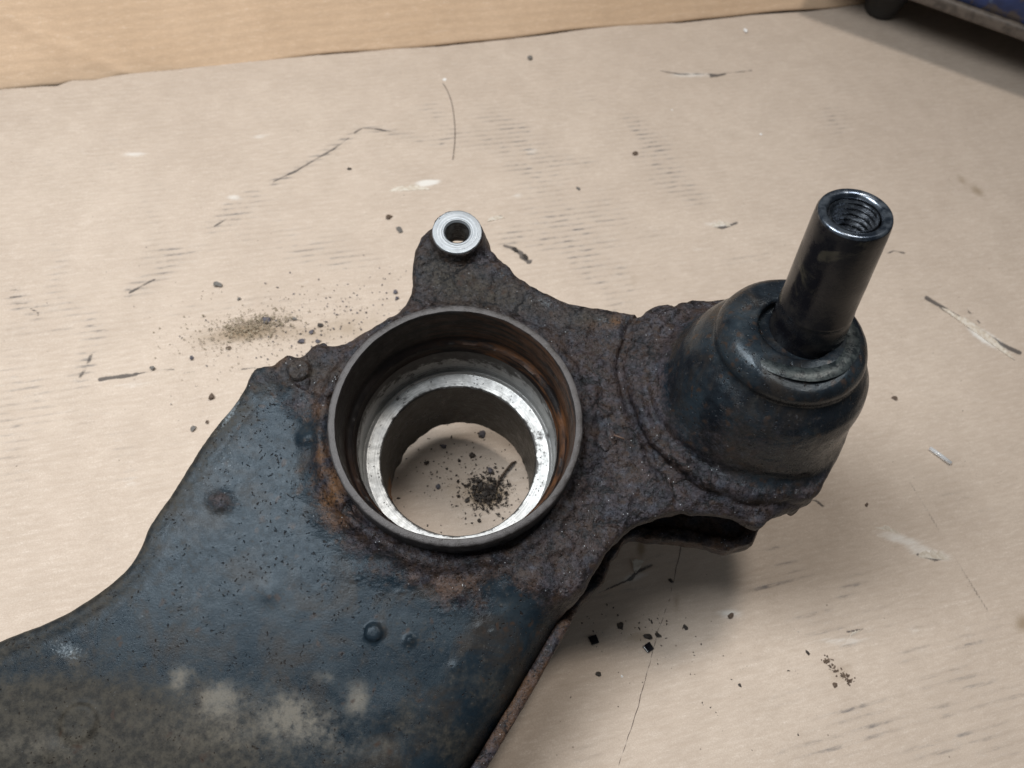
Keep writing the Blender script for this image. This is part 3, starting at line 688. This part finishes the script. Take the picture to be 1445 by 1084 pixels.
for a in [(18, 408, 12, 6), (25, 420, 18, 8), (36, 432, 22, 8), (48, 440, 10, 8), (215, 285, 20, 40, 0, .45), (228, 360, 24, 30, 0, .5), (345, 285, 26, 12, 20, .8), (322, 306, 22, 9, 30, .9),
          (80, 380, 20, 50, 0, .45), (85, 430, 40, 15, 0, .6), (133, 470, 18, 22, 0, .9), (122, 505, 14, 20, 0, .9), (112, 530, 14, 14, 0, 1), (60, 460, 60, 12, 0, .5), (200, 400, 30, 12, 30, .9), (250, 360, 40, 14, 10, .7),
          (20, 520, 40, 40, 0, .3), (10, 640, 40, 90, 0, .45), (120, 600, 80, 30, 0, .25), (175, 655, 25, 40, 0, .4), (150, 745, 12, 6, 0, .7), (150, 770, 10, 6, 0, .7), (60, 560, 60, 30, 0, .3),
          (45, 170, 14, 45, 0, .25), (70, 225, 40, 12, 10, .4), (165, 200, 24, 10, -20, .4), (155, 235, 14, 8, 0, .35), (370, 320, 90, 50, 0, .3), (450, 350, 60, 20, 0, .45), (490, 370, 60, 14, 0, .5), (330, 430, 150, 12, 4, .5),
          (605, 155, 20, 14, 0, .7), (640, 200, 30, 14, 0, .5), (700, 170, 40, 20, -30, .5), (725, 185, 24, 12, 0, .6), (745, 210, 50, 25, -20, .45), (760, 250, 40, 20, 0, .35), (800, 225, 40, 8, -10, .7), (780, 300, 50, 40, -40, .45), (820, 330, 30, 30, 0, .5),
          (860, 300, 30, 30, -40, .5), (880, 400, 22, 50, 20, .45), (840, 380, 40, 30, 0, .35), (720, 330, 50, 16, 0, .6), (770, 345, 60, 10, 0, .5), (900, 175, 24, 12, -40, .6), (920, 210, 28, 28, -40, .75), (940, 245, 22, 22, -40, .7), (975, 270, 34, 22, -30, .6), (830, 140, 30, 12, -30, .4),
          (1180, 170, 20, 24, -45, .55), (1170, 165, 8, 24, 40, .4), (600, 310, 80, 30, 0, .15), (920, 330, 40, 12, 0, .3), (1050, 365, 50, 6, 10, .5), (1100, 340, 60, 10, 0, .2),
          (1095, 772, 30, 8, 12, .8), (1108, 795, 24, 10, 12, .6), (1105, 818, 42, 9, 14, .8), (1070, 835, 40, 8, 14, .5), (1145, 868, 30, 12, 14, .8), (1160, 892, 30, 10, 14, .7), (1190, 838, 24, 8, 30, .6), (1205, 820, 26, 14, 20, .5), (1200, 905, 30, 12, 14, .6),
          (1165, 940, 50, 14, 10, .35), (1205, 1005, 50, 14, 14, .85), (1225, 1030, 50, 12, 14, .8), (1190, 1055, 40, 12, 14, .6), (1110, 985, 40, 14, 14, .45), (1130, 1055, 60, 16, 14, .4), (1300, 920, 60, 12, 14, .55), (1335, 955, 60, 14, 16, .7), (1375, 910, 30, 14, 14, .7), (1390, 880, 40, 12, 14, .5), (1330, 1005, 50, 12, 18, .8),
          (1370, 1040, 60, 12, 18, .7), (1300, 1060, 60, 14, 16, .6), (1425, 985, 40, 16, 18, .6), (1410, 1060, 50, 14, 18, .6), (1380, 965, 24, 10, 14, .8), (1400, 720, 40, 10, 10, .4), (1350, 700, 40, 10, 10, .4), (1300, 880, 50, 10, 10, .35), (1060, 930, 60, 14, 5, .25), (1230, 870, 60, 20, 10, .35),
          (860, 840, 60, 14, 10, .6), (930, 790, 50, 14, 10, .4), (830, 1060, 60, 30, 20, .3), (620, 640, 80, 8, 4, .4), (600, 690, 60, 6, 4, .4)]:
    cx, cy, rx, ry = a[:4]; ang = a[4] if len(a) > 4 else 0; st = a[5] if len(a) > 5 else .9
    dirt += st * cell(cx, cy, rx, ry, ang)
for pts, wd, s_ in [([(185, 412), (215, 395), (262, 355)], 9, .9), ([(385, 256), (410, 243), (450, 220), (490, 195), (510, 182)], 6, 1.1), ([(505, 181), (545, 184), (585, 194), (620, 203)], 5, 1.), ([(300, 320), (330, 300), (355, 275)], 8, .8),
                   ([(885, 165), (910, 200), (945, 255)], 6, .6), ([(790, 330), (850, 400), (880, 448)], 12, .5), ([(620, 170), (680, 200), (740, 240)], 12, .35)]:
    dirt += cline(pts, wd, s_)
n_i = fbm(CP, 2.5, 3, 81); n_h = fbm(CP, 6, 2, 83)
ink = cline([(1308, 419), (1330, 432), (1352, 446), (1372, 461), (1395, 473), (1418, 486), (1441, 497)], 3.2, 1.15) * (1 + .5 * n_i)
ink += cline([(1366, 436), (1382, 452), (1392, 464)], 1.8, .8) * (n_h > -.1)
for pts, wd, s_ in [([(140, 534), (165, 530), (190, 527)], 3.5, 1.), ([(190, 526), (222, 520), (245, 519)], 1.8, .7), ([(258, 524), (275, 522)], 1.6, .6), ([(340, 519), (370, 515)], 2, .6),
                   ([(128, 498), (119, 520), (112, 530)], 4, .6), ([(385, 256), (400, 248), (418, 240), (436, 229), (452, 220), (470, 210), (492, 194)], 2.0, .75), ([(500, 187), (512, 180), (535, 182), (560, 187)], 1.8, .7),
                   ([(182, 411), (205, 398), (218, 392)], 2.5, .7), ([(302, 319), (320, 308)], 2, .6), ([(60, 472), (110, 466), (190, 447), (270, 437)], 1.3, .35), ([(381, 34), (410, 33)], 2, .9),
                   ([(932, 100), (960, 105), (1000, 104), (1012, 107), (1028, 103), (1062, 99)], 1.5, .7), ([(1003, 108), (1022, 104)], 2.6, .6), ([(1008, 318), (1020, 321), (1040, 314)], 2.3, .95), ([(1253, 357), (1262, 353), (1277, 356)], 1.6, .8),
                   ([(636, 135), (641, 160), (642, 190), (640, 225)], 1.1, .15), ([(1285, 680), (1310, 720), (1345, 780), (1400, 870)], 2.0, .5), ([(818, 848), (850, 834), (891, 816)], 1.6, .85), ([(891, 816), (900, 806), (920, 797)], 3.6, .85),
                   ([(1228, 738), (1250, 748), (1270, 752)], 2, .6), ([(1296, 782), (1320, 790), (1335, 786)], 2.6, .75), ([(1242, 762), (1260, 770), (1290, 782)], 1.3, .4), ([(1110, 880), (1145, 905)], 1.2, .5), ([(1195, 892), (1218, 888)], 2, .7), ([(1140, 704), (1152, 706), (1162, 714)], 2, .85),
                   ([(1115, 935), (1128, 953)], 1.2, .6), ([(726, 350), (736, 356)], 3.5, 1.), ([(736, 362), (748, 368)], 3.0, .9), ([(712, 345), (722, 348)], 3.5, .9), ([(690, 310), (708, 303)], 2, .6), ([(745, 370), (760, 358)], 1.4, .5), ([(800, 245), (830, 262)], 1.2, .3),
                   ([(700, 600), (690, 640), (684, 690)], 1.2, .0), ([(728, 652), (715, 668), (700, 690)], 2.3, .8), ([(568, 690), (610, 684)], 1.2, .5), ([(12, 408), (22, 407)], 2, .6), ([(13, 418), (30, 416)], 1.6, .6), ([(22, 428), (38, 426)], 1.6, .6), ([(42, 434), (54, 440), (52, 444)], 1.6, .7),
                   ([(1340, 250), (1342, 254)], 1.5, .5), ([(985, 375), (1010, 371)], 1, .4), ([(1068, 367), (1090, 362)], 1.2, .5)]:
    ink += cline(pts, wd, s_) * (1 + .35 * n_i)
pale = np.zeros(len(VX))
for a in [(190, 217, 24, 5, 4, .6), (367, 192, 20, 4, 4, .5), (560, 264, 26, 4, 3, .35), (600, 258, 16, 5, 3, .8), (120, 215, 60, 7, -20, .3), (330, 278, 16, 5, 0, .6), (700, 345, 30, 8, 10, .3), (750, 213, 14, 6, 0, .5), (731, 275, 12, 6, 0, .5), (1015, 316, 26, 6, 0, .6),
          (975, 106, 45, 5, 0, .6), (1400, 480, 34, 9, -30, .7), (1385, 470, 26, 8, -30, .5), (1270, 760, 50, 10, -15, .6), (1315, 783, 36, 9, -8, .6), (1030, 865, 24, 8, 0, .7), (1190, 905, 60, 8, 0, .5), (610, 255, 18, 4, 0, .5), (185, 680, 20, 12, 0, .4), (190, 540, 50, 8, 5, .4), (895, 815, 26, 10, 20, .6), (1100, 270, 50, 20, 0, .25), (960, 370, 60, 12, -20, .3), (990, 350, 50, 6, 0, .3), (1290, 890, 14, 14, 0, .4)]:
    pale += a[5] * cell(*a[:5])
brown = np.zeros(len(VX))
for a in [(355, 462, 50, 16, 8, .55), (320, 472, 60, 12, 6, .35), (410, 470, 60, 14, 0, .25), (470, 460, 50, 24, 20, .3), (1358, 252, 10, 7, -40, .5), (1380, 268, 13, 7, -35, .6), (895, 395, 8, 18, 0, .35), (905, 772, 8, 16, 0, .8), (655, 690, 50, 34, 0, .35), (690, 698, 26, 18, 0, .9), (870, 880, 60, 20, 0, .2), (905, 900, 30, 10, 0, .4), (955, 850, 6, 16, 0, .5), (1190, 945, 16, 30, -45, .35), (1445, 880, 14, 14, 0, .7), (520, 460, 60, 20, 0, .3)]:
    brown += a[5] * cell(*a[:5])
zc = .006 * np.cos(2 * np.pi * (-VX * math.sin(FD) + VY * math.cos(FD)) / .33) * .5 + .05 * fbm(CP, .12, 3, 91) * (np.hypot(VX, VY - 3) > 3) + .012 * pale * n_i
zc -= .05 * np.minimum(ink, 1) * .5
zc -= .05 + .0 * VX
zc = zc + .010 * fbm(CP, .55, 3, 95) * sstep(.0, .5, fbm(CP, .09, 2, 96) + .25)
zc = zc - np.maximum(0, (VB > -.09) * .06)
card = meshobj('cardboard_sheet', np.stack([VX, VY, zc], 1), qa, mat_card, None, True, dict(dirt=dirt, ink=ink, pale=pale, brown=brown))
tag(card, 'scuffed flat brown cardboard sheet with dirty flute streaks under the suspension arm', 'cardboard sheet')
card['kind'] = 'structure'

# flap that rises behind the sheet
nf = 400; S0 = np.linspace(es[0] - 5, es[-1] + 5, nf); hf = np.linspace(0, 14, 90)
base = e0[:2][None, :] + S0[:, None] * ed[:2][None, :] + (np.interp(S0, es, en_))[:, None] * en[:2][None, :] * .45
FL = []; th_ = math.radians(47)
for j, h in enumerate(hf):
    bend = .10 * np.sin(S0 * .11 + .4) * (h / 14) + .05 * np.sin(S0 * .5) * np.exp(-h)
    gap = -.10 + .33 * sstep(16, 2, S0)
    off = h * math.cos(th_) + gap + bend
    cr = UA(0, 0, 0) * 0
    FL.append(np.stack([base[:, 0] + en[0] * off, base[:, 1] + en[1] * off, h * math.sin(th_) + .0 - .40 * sstep(16, 4, S0) + .04 * np.sin(S0 * .9 + h)], 1))
FLm = np.array(FL); 
# two diagonal crease lines at the left of the flap
for (a, b) in [((0, 18), (110, 95)), ((20, 30), (170, 105)), ((90, 65), (200, 112))]:
    pa = []
    for (x_, y_) in (a, b):
        d = RW @ ray(x_, y_); o_ = RW @ (-OW)
        nn = np.array([-en[0] * math.sin(th_), -en[1] * math.sin(th_), math.cos(th_)]); p0_ = np.array([e0[0], e0[1], -.3])
        pa.append(o_ + d * ((p0_ - o_) @ nn) / (d @ nn))
    pa = np.array(pa); dd = pa[1] - pa[0]; L2 = dd @ dd
    t = np.clip(((FLm - pa[0]) @ dd) / L2, 0, 1); dist = np.linalg.norm(FLm - pa[0] - t[..., None] * dd, axis=-1)
    FLm[..., 2] += .2 * np.exp(-(dist / .28) ** 2) 
a_, b_ = np.meshgrid(np.arange(len(hf) - 1), np.arange(nf - 1), indexing='ij'); a_ = a_.ravel(); b_ = b_.ravel()
qf2 = np.stack([a_ * nf + b_, a_ * nf + b_ + 1, (a_ + 1) * nf + b_ + 1, (a_ + 1) * nf + b_], 1)
flap = meshobj('cardboard_flap', FLm.reshape(-1, 3), qf2, mat_flap, None, True)
so = flap.modifiers.new('thickness', 'SOLIDIFY'); so.thickness = .3 * CM; so.offset = -1
# orient texture along the fold
ra = math.atan2(ed[1], ed[0])
flap.data.transform(Matrix.Rotation(-ra, 4, 'Z')); flap.rotation_euler = (0, 0, ra)
tag(flap, 'warm brown cardboard flap rising behind the flat sheet at the top edge', 'cardboard flap')
# bench under everything
mat_bench = simple('grey_bench', (.10, .095, .09), (.14, .13, .12), .7, 0, .3)
bench = meshobj('bench_top', [(-300, -120, -.9), (300, -120, -.9), (300, 300, -.9), (-300, 300, -.9)], [(0, 1, 2, 3)], mat_bench, None, False); bench['kind'] = 'structure'

# ------------------------------------------------------------------ blue box at the top right
def boxmesh(a, b):
    (x0_, y0_, z0_), (x1_, y1_, z1_) = a, b
    V = [(x, y, z) for x in (x0_, x1_) for y in (y0_, y1_) for z in (z0_, z1_)]
    return V, [(0, 1, 3, 2), (4, 6, 7, 5), (0, 4, 5, 1), (2, 3, 7, 6), (0, 2, 6, 4), (1, 5, 7, 3)]
def bev(o, w_=.15, seg=3):
    m = o.modifiers.new('bevel', 'BEVEL'); m.width = w_ * CM; m.segments = seg; m.limit_method = 'ANGLE'; return o
zb_ = 3.2
q0, q1 = U(1265, -8, zb_), U(1445, 57, zb_)
bd = (q1 - q0); bl = np.linalg.norm(bd); bang = math.atan2(bd[1], bd[0])
crate = bpy.data.objects.new('blue_crate', None); C.objects.link(crate); crate.location = Vector((q0[0], q0[1], 0)) * CM; crate.rotation_euler = (0, 0, bang)
tag(crate, 'blue crate with a grimy lower rim, cropped by the top right corner', 'crate')
s = NT('scuffed_blue_paint'); n = s.noise(1.2, 7, .65); n2 = s.noise(.5, 4, .6)
c_ = s.mix(s.mp(n2, .4, .65), (.008, .017, .060), (.015, .034, .12)); c_ = s.mix(s.mp(n, .60, .70, 0, .8), c_, (.12, .16, .22)); c_ = s.mix(s.mp(s.noise(.9, 6, .6), .52, .6, 0, .9), c_, (.05, .038, .03))
mat_blue = s.out(c_, .45, 0, s.bump(n, .2, .03))
mat_grime = simple('grimy_rim', (.045, .036, .03), (.10, .08, .065), .6, 0, 2, .4)
mat_rub = simple('black_rubber', (.010, .010, .011), (.022, .021, .020), .6, 0, 3, .3)
V, Fc = boxmesh((-4, 0, zb_ + .6), (45, 26, 16)); bev(meshobj('body', V, Fc, mat_blue, crate, False), .4)
V, Fc = boxmesh((-4.4, -.25, zb_), (45.4, 26.4, zb_ + .75)); bev(meshobj('rim', V, Fc, mat_grime, crate, False), .2)
ft = U(1238, 20, 0)
ftl = Matrix.Rotation(-bang, 3, 'Z') @ Vector((ft[0] - q0[0], ft[1] - q0[1], 0))
for (fx, fy) in ((ftl.x, ftl.y + .3), (42, 1.5), (ftl.x, 24), (42, 24)):
    V, Q = lathe([(.02, 0.0), (.85, 0.0), (1.0, .25), (1.35, 1.6), (1.45, zb_ - .1), (1.45, zb_ + .2)], 24, (fx, fy, 0)); meshobj('foot', V, Q, mat_rub, crate, True, None, 40)

# ------------------------------------------------------------------ loose pieces
mats = dict(
    slate=simple('slate_flake', (.06, .055, .065), (.13, .12, .14), .6, .1, 6, .6, .03),
    dark=simple('dark_crumb', (.018, .014, .012), (.060, .046, .036), .6, .1, 6, .6, .03),
    brown=simple('rust_flake', (.07, .045, .030), (.15, .105, .075), .7, 0, 6, .6, .03),
    grey=simple('grey_flake', (.12, .11, .10), (.20, .185, .17), .7, 0, 6, .6, .03),
    jet=simple('jet_chip', (.006, .006, .009), (.010, .010, .014), .12, 0, 4, .1),
    white=simple('white_chip', (.75, .74, .72), (.85, .85, .84), .5, 0, 4, .2))
def piece(name, px, py, rpx, mat, label, cat='flake', flat=.45, sx=1.2, rot=None, seed=None, n=16, z=0.):
    p = U(px, py, z); sc_ = np.linalg.norm(U(px + 1, py) - p)
    r = rpx * sc_ * .84
    V, Fc = chunk(r, flat, n, seed if seed is not None else int(px * 7 + py), sx)
    zmin = V[:, 2].min()
    o = meshobj(name, V - np.array([0, 0, zmin]), Fc, mats[mat], None, False)
    V2 = None; o.location = Vector((p[0], p[1], p[2] - .06)) * CM; o.rotation_euler = (0, 0, rot if rot is not None else random.uniform(0, 3.1))
    tag(o, label, cat); return o
L = [
 ('rust_flake', 493, 238, 4.2, 'dark', 'small dark flake alone above left of the threaded boss'),
 ('rust_flake', 308, 401, 8, 'grey', 'grey brown flake just above the small dirt pile'),
 ('rust_flake', 563, 324, 7, 'grey', 'grey flake left of the shiny threaded boss'),
 ('rust_flake', 549, 306, 6, 'brown', 'thin greenish brown sliver left of the threaded boss, above the grey flake'),
 ('rust_flake', 376, 451, 9, 'slate', 'largest slate coloured flake, on the back of the dirt pile'),
 ('rust_flake', 425, 481, 6.5, 'slate', 'slate flake between the dirt pile and the rusty shoulder of the arm'),
 ('rust_flake', 439, 468, 5.5, 'slate', 'slate flake midway from the dirt pile to the bushing ring'),
 ('rust_flake', 448, 481, 5, 'slate', 'slate flake touching the rusty blister at the arm shoulder'),
 ('rust_flake', 322, 490, 4.5, 'brown', 'brown pebble just below the dirt pile'),
 ('rust_flake', 270, 504, 4.5, 'slate', 'dark pebble lower left of the dirt pile'),
 ('rust_flake', 298, 559, 7, 'brown', 'oblong rust flake left of the arm shoulder'),
 ('rust_flake', 272, 604, 5.5, 'grey', 'flat dark flake close beside the left edge of the arm'),
 ('rust_flake', 292, 595, 3.6, 'brown', 'tiny brown crumb close beside the left edge of the arm'),
 ('rust_flake', 215, 519, 5.5, 'grey', 'grey flake lying on the dark pencil like streak at left'),
 ('rust_flake', 416, 449, 5, 'grey', 'thin flake at the right tip of the dirt pile'),
 ('rust_flake', 452, 458, 5, 'dark', 'dark flake closest to the upper left of the bushing ring'),
 ('rust_flake', 558, 412, 5, 'slate', 'upper of two dark flakes beside the neck of the boss'),
 ('rust_flake', 560, 421, 4.5, 'slate', 'lower of two dark flakes beside the neck of the boss'),
 ('rust_flake', 337, 421, 3.5, 'grey', 'small grey crumb behind the dirt pile'),
 ('rust_flake', 816, 266, 4.6, 'grey', 'small grey flake between the boss and the stud'),
 ('rust_flake', 748, 82, 5.5, 'grey', 'grey flake near the flap, above the middle of the sheet'),
 ('rust_flake', 896, 217, 6, 'brown', 'curled rusty brown shaving on bare cardboard left of the stud'),
 ('rust_flake', 727, 352, 5.5, 'dark', 'black crumb right of the shiny boss, upper one of a short row'),
 ('rust_flake', 741, 362, 5.5, 'dark', 'black crumb right of the shiny boss, lower one of a short row'),
 ('rust_flake', 845, 951, 5, 'dark', 'ragged black crumb below the left square chip'),
 ('rust_flake', 1140, 921, 5, 'dark', 'dark crumb at the head of the brown clump'),
 ('rust_flake', 1178, 967, 6, 'brown', 'round brown crumb beside the brown clump'),
 ('rust_flake', 946, 819, 4.5, 'dark', 'black crumb lying in the shadow right of the arm'),
 ('rust_flake', 968, 885, 5, 'dark', 'dark crumb just right of the long thin crease'),
 ('rust_flake', 875, 884, 7, 'dark', 'black crumb above and between the two square chips'),
 ('rust_flake', 914, 898, 7, 'dark', 'black lump touching the right square chip'),
 ('rust_flake', 928, 895, 6, 'dark', 'black lump beside the crease above the right square chip'),
 ('rust_flake', 1031, 869, 6, 'brown', 'brown crumb on the pale scuff below the housing'),
 ('rust_flake', 1045, 967, 3.5, 'dark', 'tiny black crumb at the bottom of the sheet between chips and clump'),
 ('rust_flake', 1052, 756, 3.0, 'dark', 'tiny black crumb right of the ragged opening'),
 ('rust_flake', 1223, 712, 4.0, 'brown', 'brown crumb right of the housing base'),
 ('rust_flake', 1263, 562, 5.0, 'brown', 'brown ring shaped crumb right of the housing'),
 ('rust_flake', 1127, 1037, 3.6, 'dark', 'black crumb by itself near the lower right streaks'),
]
for a in L: piece(a[0], *a[1:4], a[4], a[5])
# inside the ring
for a in [(626, 629, 6, 'slate', 'slate lump seen through the ring at its upper left'), (681, 613, 7, 'slate', 'slate lump seen through the ring at its top edge'), (666, 643, 6, 'dark', 'dark lump near the middle of the card seen through the ring'),
          (602, 653, 4.5, 'dark', 'dark crumb at the left of the card seen through the ring'), (618, 687, 5, 'slate', 'slate crumb at the lower left of the card seen through the ring'), (692, 665, 6.5, 'slate', 'slate lump right of middle seen through the ring'),
          (683, 699, 6.5, 'dark', 'largest dark lump inside the dirt heap seen through the ring'), (659, 706, 5, 'dark', 'dark crumb left of the dirt heap seen through the ring'), (677, 734, 4.5, 'dark', 'dark crumb below the dirt heap seen through the ring'), (648, 650, 3.5, 'dark', 'tiny dark crumb at the centre of the card seen through the ring')]:
    piece('dirt_lump', *a[:3], a[3], a[4], 'dirt lump', .8, 1.1)
# two jet black square chips
for (px, py, sz, rt, lb) in ((838, 903, 6.0, .5, 'left one of two glossy black square chips, in the shadow of the arm'), (915, 914, 6.2, .75, 'right one of two glossy black square chips, beside the thin crease')):
    p = U(px, py); k = np.linalg.norm(U(px + 1, py) - p) * sz
    V, Fc = boxmesh((-k, -k, 0), (k, k, k * .55)); V = np.array(V, float); V[:, :2] += RNG.uniform(-.12, .12, (8, 2)) * k; V[5, 2] *= .8
    o = bev(meshobj('square_chip', V, Fc, mats['jet'], None, False), .02, 2); o.location = Vector((p[0], p[1], -.04)) * CM; o.rotation_euler = (.0, .05, rt)
    tag(o, lb, 'chip', 'glossy black square chips')
# white specks
for (px, py, r, lb) in ((627, 112, 4, 'white speck at the top end of a long dark fibre'), (1052, 43, 4.5, 'bright white speck near the flap at top right'), (1074, 189, 2.6, 'tiny white speck above left of the stud'), (948, 155, 2.6, 'tiny white speck at mid top of the sheet'), (878, 954, 2.6, 'tiny white speck below the square chips')):
    piece('white_speck', px, py, r, 'white', lb, 'speck', .5)
# clear plastic sliver
gm = NT('clear_plastic'); gm.b.inputs['Transmission Weight'].default_value = .4; gm.b.inputs['IOR'].default_value = 1.45
mat_clear = gm.out((.80, .82, .84), .08)
def tube(pts, r, n=8):
    pts = np.array(pts, float); V = []; Fc = []
    for i, p in enumerate(pts):
        t = pts[min(i + 1, len(pts) - 1)] - pts[max(i - 1, 0)]; t /= np.linalg.norm(t)
        u = np.cross(t, [0, 0, 1.]); u /= np.linalg.norm(u); w2 = np.cross(u, t)
        rr_ = r[i] if hasattr(r, '__len__') else r
        for k in range(n): a = 2 * math.pi * k / n; V.append(p + rr_ * (math.cos(a) * u + math.sin(a) * w2))
    for i in range(len(pts) - 1):
        for k in range(n): Fc.append((i * n + k, i * n + (k + 1) % n, (i + 1) * n + (k + 1) % n, (i + 1) * n + k))
    Fc.append(tuple(range(n))[::-1]); Fc.append(tuple((len(pts) - 1) * n + k for k in range(n)))
    return V, Fc
p, p2 = U(1311, 633), U(1341, 655)
V, Fc = tube([p + [0, 0, .05], (p + p2) / 2 + [0, 0, .06], p2 + [0, 0, .05]], .085, 10)
tag(meshobj('plastic_sliver', V, Fc, mat_clear), 'short clear plastic sliver on bare cardboard right of the housing', 'plastic sliver')
mat_fib = simple('dark_fibre', (.03, .02, .02), (.06, .04, .04), .6)
V, Fc = tube([U(x, y) + [0, 0, .02] for x, y in spline([(625, 118), (632, 130), (638, 148), (641, 170), (642, 195), (639, 226)], False, 4)], .014, 5)
tag(meshobj('fibre', V, Fc, mat_fib), 'long thin dark fibre lying above the boss, hanging from a white speck', 'fibre')
V, Fc = tube([U(x, y) + [0, 0, .05] for x, y in [(728, 652), (722, 654), (714, 664), (706, 675), (700, 688)]], .035, 5)
tag(meshobj('twig', V, Fc, mats['brown']), 'thin dark twig at the right of the card seen through the ring', 'twig')
V, Fc = tube([UA(x, y, 6.72) for x, y in [(866, 614), (874, 617), (881, 620)]], .03, 5)
tag(meshobj('straw_bit', [tuple(RW @ (RA.T @ np.array(v_) + OA - OW)) for v_ in V], Fc, simple('straw', (.07, .04, .03), (.10, .06, .04), .7)), 'tiny straw bit resting on the rusty neck between ring and housing', 'straw bit')
hl = spline([(962, 770), (955, 800), (945, 845), (937, 868), (928, 893), (920, 925), (905, 980), (899, 1003), (890, 1030), (872, 1084), (860, 1120)], False, 5)
V, Fc = tube([U(x + .5 * math.sin(y * .21), y) + [0, 0, -.045] for x, y in hl], .012, 5)  # thin sunk tube stands in for a crease in the card
tag(meshobj('fibre', V, Fc, mat_fib), 'long dark hairline crease running from under the ball joint cup to the bottom edge', 'fibre')
# brown clump, lower right: one crusty elongated lump
def joined(name, items, mat, label, cat, kind='stuff'):
    V, Fc, k = [], [], 0
    for (c, r, flat, sd, n) in items:
        v_, f_ = chunk(r, flat, n, sd, random.uniform(.8, 1.5)); a = random.uniform(0, 6.3)
        R_ = np.array([[math.cos(a), -math.sin(a), 0], [math.sin(a), math.cos(a), 0], [0, 0, 1]])
        v_ = v_ @ R_.T; v_[:, 2] -= v_[:, 2].min(); V.append(v_ + c); Fc += [[i + k for i in g] for g in f_]; k += len(v_)
    o = meshobj(name, np.concatenate(V), Fc, mat, None, False); tag(o, label, cat)
    if kind: o['kind'] = kind
    return o
it = []
for i in range(130):
    t = random.random(); px = 1163 + 40 * t + random.gauss(0, 2.2 + 2 * t); py = 930 + 35 * t + random.gauss(0, 2.5 + 2 * t)
    it.append((U(px, py) + [0, 0, -.05 + .04 * random.random()], random.uniform(.018, .075), .7, i, 9))
joined('mud_clump', it, mats['brown'], 'elongated crusty brown mud clump in the lower right of the sheet', 'mud clump', None)
def scatter(n, cx, cy, sx, sy, rmin, rmax, ang=0, zj=0., seed=1):
    rn = random.Random(seed); out = []
    for i in range(n):
        a = math.radians(-ang); gx_, gy_ = rn.gauss(0, sx), rn.gauss(0, sy)
        px = cx + gx_ * math.cos(a) - gy_ * math.sin(a); py = cy + gx_ * math.sin(a) + gy_ * math.cos(a)
        u = rn.random() ** 3; out.append((U(px, py) + [0, 0, -.055 + zj * rn.random()], rmin + (rmax - rmin) * u, rn.uniform(.4, .8), i + seed * 1000, 8))
    return out
joined('dirt_pile', scatter(700, 362, 458, 26, 8, .012, .075, 8, .14, 2) + scatter(500, 335, 470, 36, 11, .010, .05, 8, .05, 22) + scatter(600, 375, 462, 75, 26, .008, .045, 4, 0, 3), simple('dry_dirt', (.22, .175, .12), (.36, .30, .22), .85, 0, 8, .5), 'small tan dirt pile on the cardboard above left of the arm', 'dirt')
joined('rust_crumbs', scatter(420, 455, 455, 62, 34, .010, .06, 20, 0, 4) + scatter(120, 330, 500, 120, 60, .01, .035, 0, 0, 5), mats['slate'], 'fine slate rust crumbs scattered between dirt pile and bushing ring', 'crumbs')
joined('heap_under_ring', scatter(700, 686, 695, 15, 12, .02, .10, 0, .18, 6) + scatter(520, 660, 672, 44, 40, .010, .065, 0, 0, 7), mats['dark'], 'loose dark dirt heap on the card seen through the bushing ring', 'dirt')
joined('black_crumbs', scatter(150, 895, 890, 40, 14, .012, .06, 0, 0, 8) + scatter(140, 960, 930, 90, 60, .01, .04, 0, 0, 9) + scatter(60, 1130, 900, 50, 20, .012, .05, -20, 0, 10) + scatter(70, 1100, 800, 200, 180, .01, .03, 0, 0, 11) + scatter(90, 400, 300, 300, 150, .008, .03, 0, 0, 12), mats['dark'], 'fine black crumbs scattered around the square chips', 'crumbs')
# torn paper curls along the scuffs of the sheet
def curl(px, py, lpx, wpx, ang, h, label, seed=0):
    c = U(px, py); k = np.linalg.norm(U(px + 1, py) - c); n, m = 14, 6; V = []
    rn = random.Random(seed)
    jag = [rn.uniform(.6, 1.1) for _ in range(n + 1)]
    for i in range(n + 1):
        for j in range(m + 1):
            x = (i / n - .5) * lpx * k; e = math.sin(math.pi * i / n) ** .6 * jag[i]
            y = j / m * wpx * k * 1.6 * e; z = -.045 + h * (j / m) ** 1.6 * e
            V.append((x, y, z))
    Fc = [(i * (m + 1) + j, (i + 1) * (m + 1) + j, (i + 1) * (m + 1) + j + 1, i * (m + 1) + j + 1) for i in range(n) for j in range(m)]
    o = meshobj('torn_paper_curl', V, Fc, mat_torn); mdf = o.modifiers.new('t', 'SOLIDIFY'); mdf.thickness = .025 * CM
    o.location = Vector((c[0], c[1], 0)) * CM; o.rotation_euler = (0, 0, math.radians(ang)); tag(o, label, 'torn paper', 'torn paper curls on the cardboard')
curl(1018, 319, 30, 5, 20, .10, 'torn paper curl midway between stud and flap', 1)
curl(1380, 470, 110, 7, -38, .07, 'long torn paper curl under the black gash at the right edge', 2)
curl(1318, 788, 44, 8, 5, .09, 'lower of two pale torn curls right of the housing', 3)
curl(1252, 750, 40, 5, 0, .07, 'upper of two pale torn curls right of the housing', 4)
curl(578, 268, 60, 6, 20, .05, 'flat torn paper curl above left of the boss', 5)
curl(1208, 900, 34, 5, 40, .12, 'small upturned torn curl above the brown mud clump', 6)
curl(700, 309, 26, 4, 30, .10, 'small torn curl touching the right of the shiny boss', 7)
curl(904, 800, 22, 10, 60, .12, 'brown stained torn curl below the ragged opening of the arm', 8)
curl(980, 107, 60, 5, 22, .05, 'torn paper curl near the flap above the stud', 9)
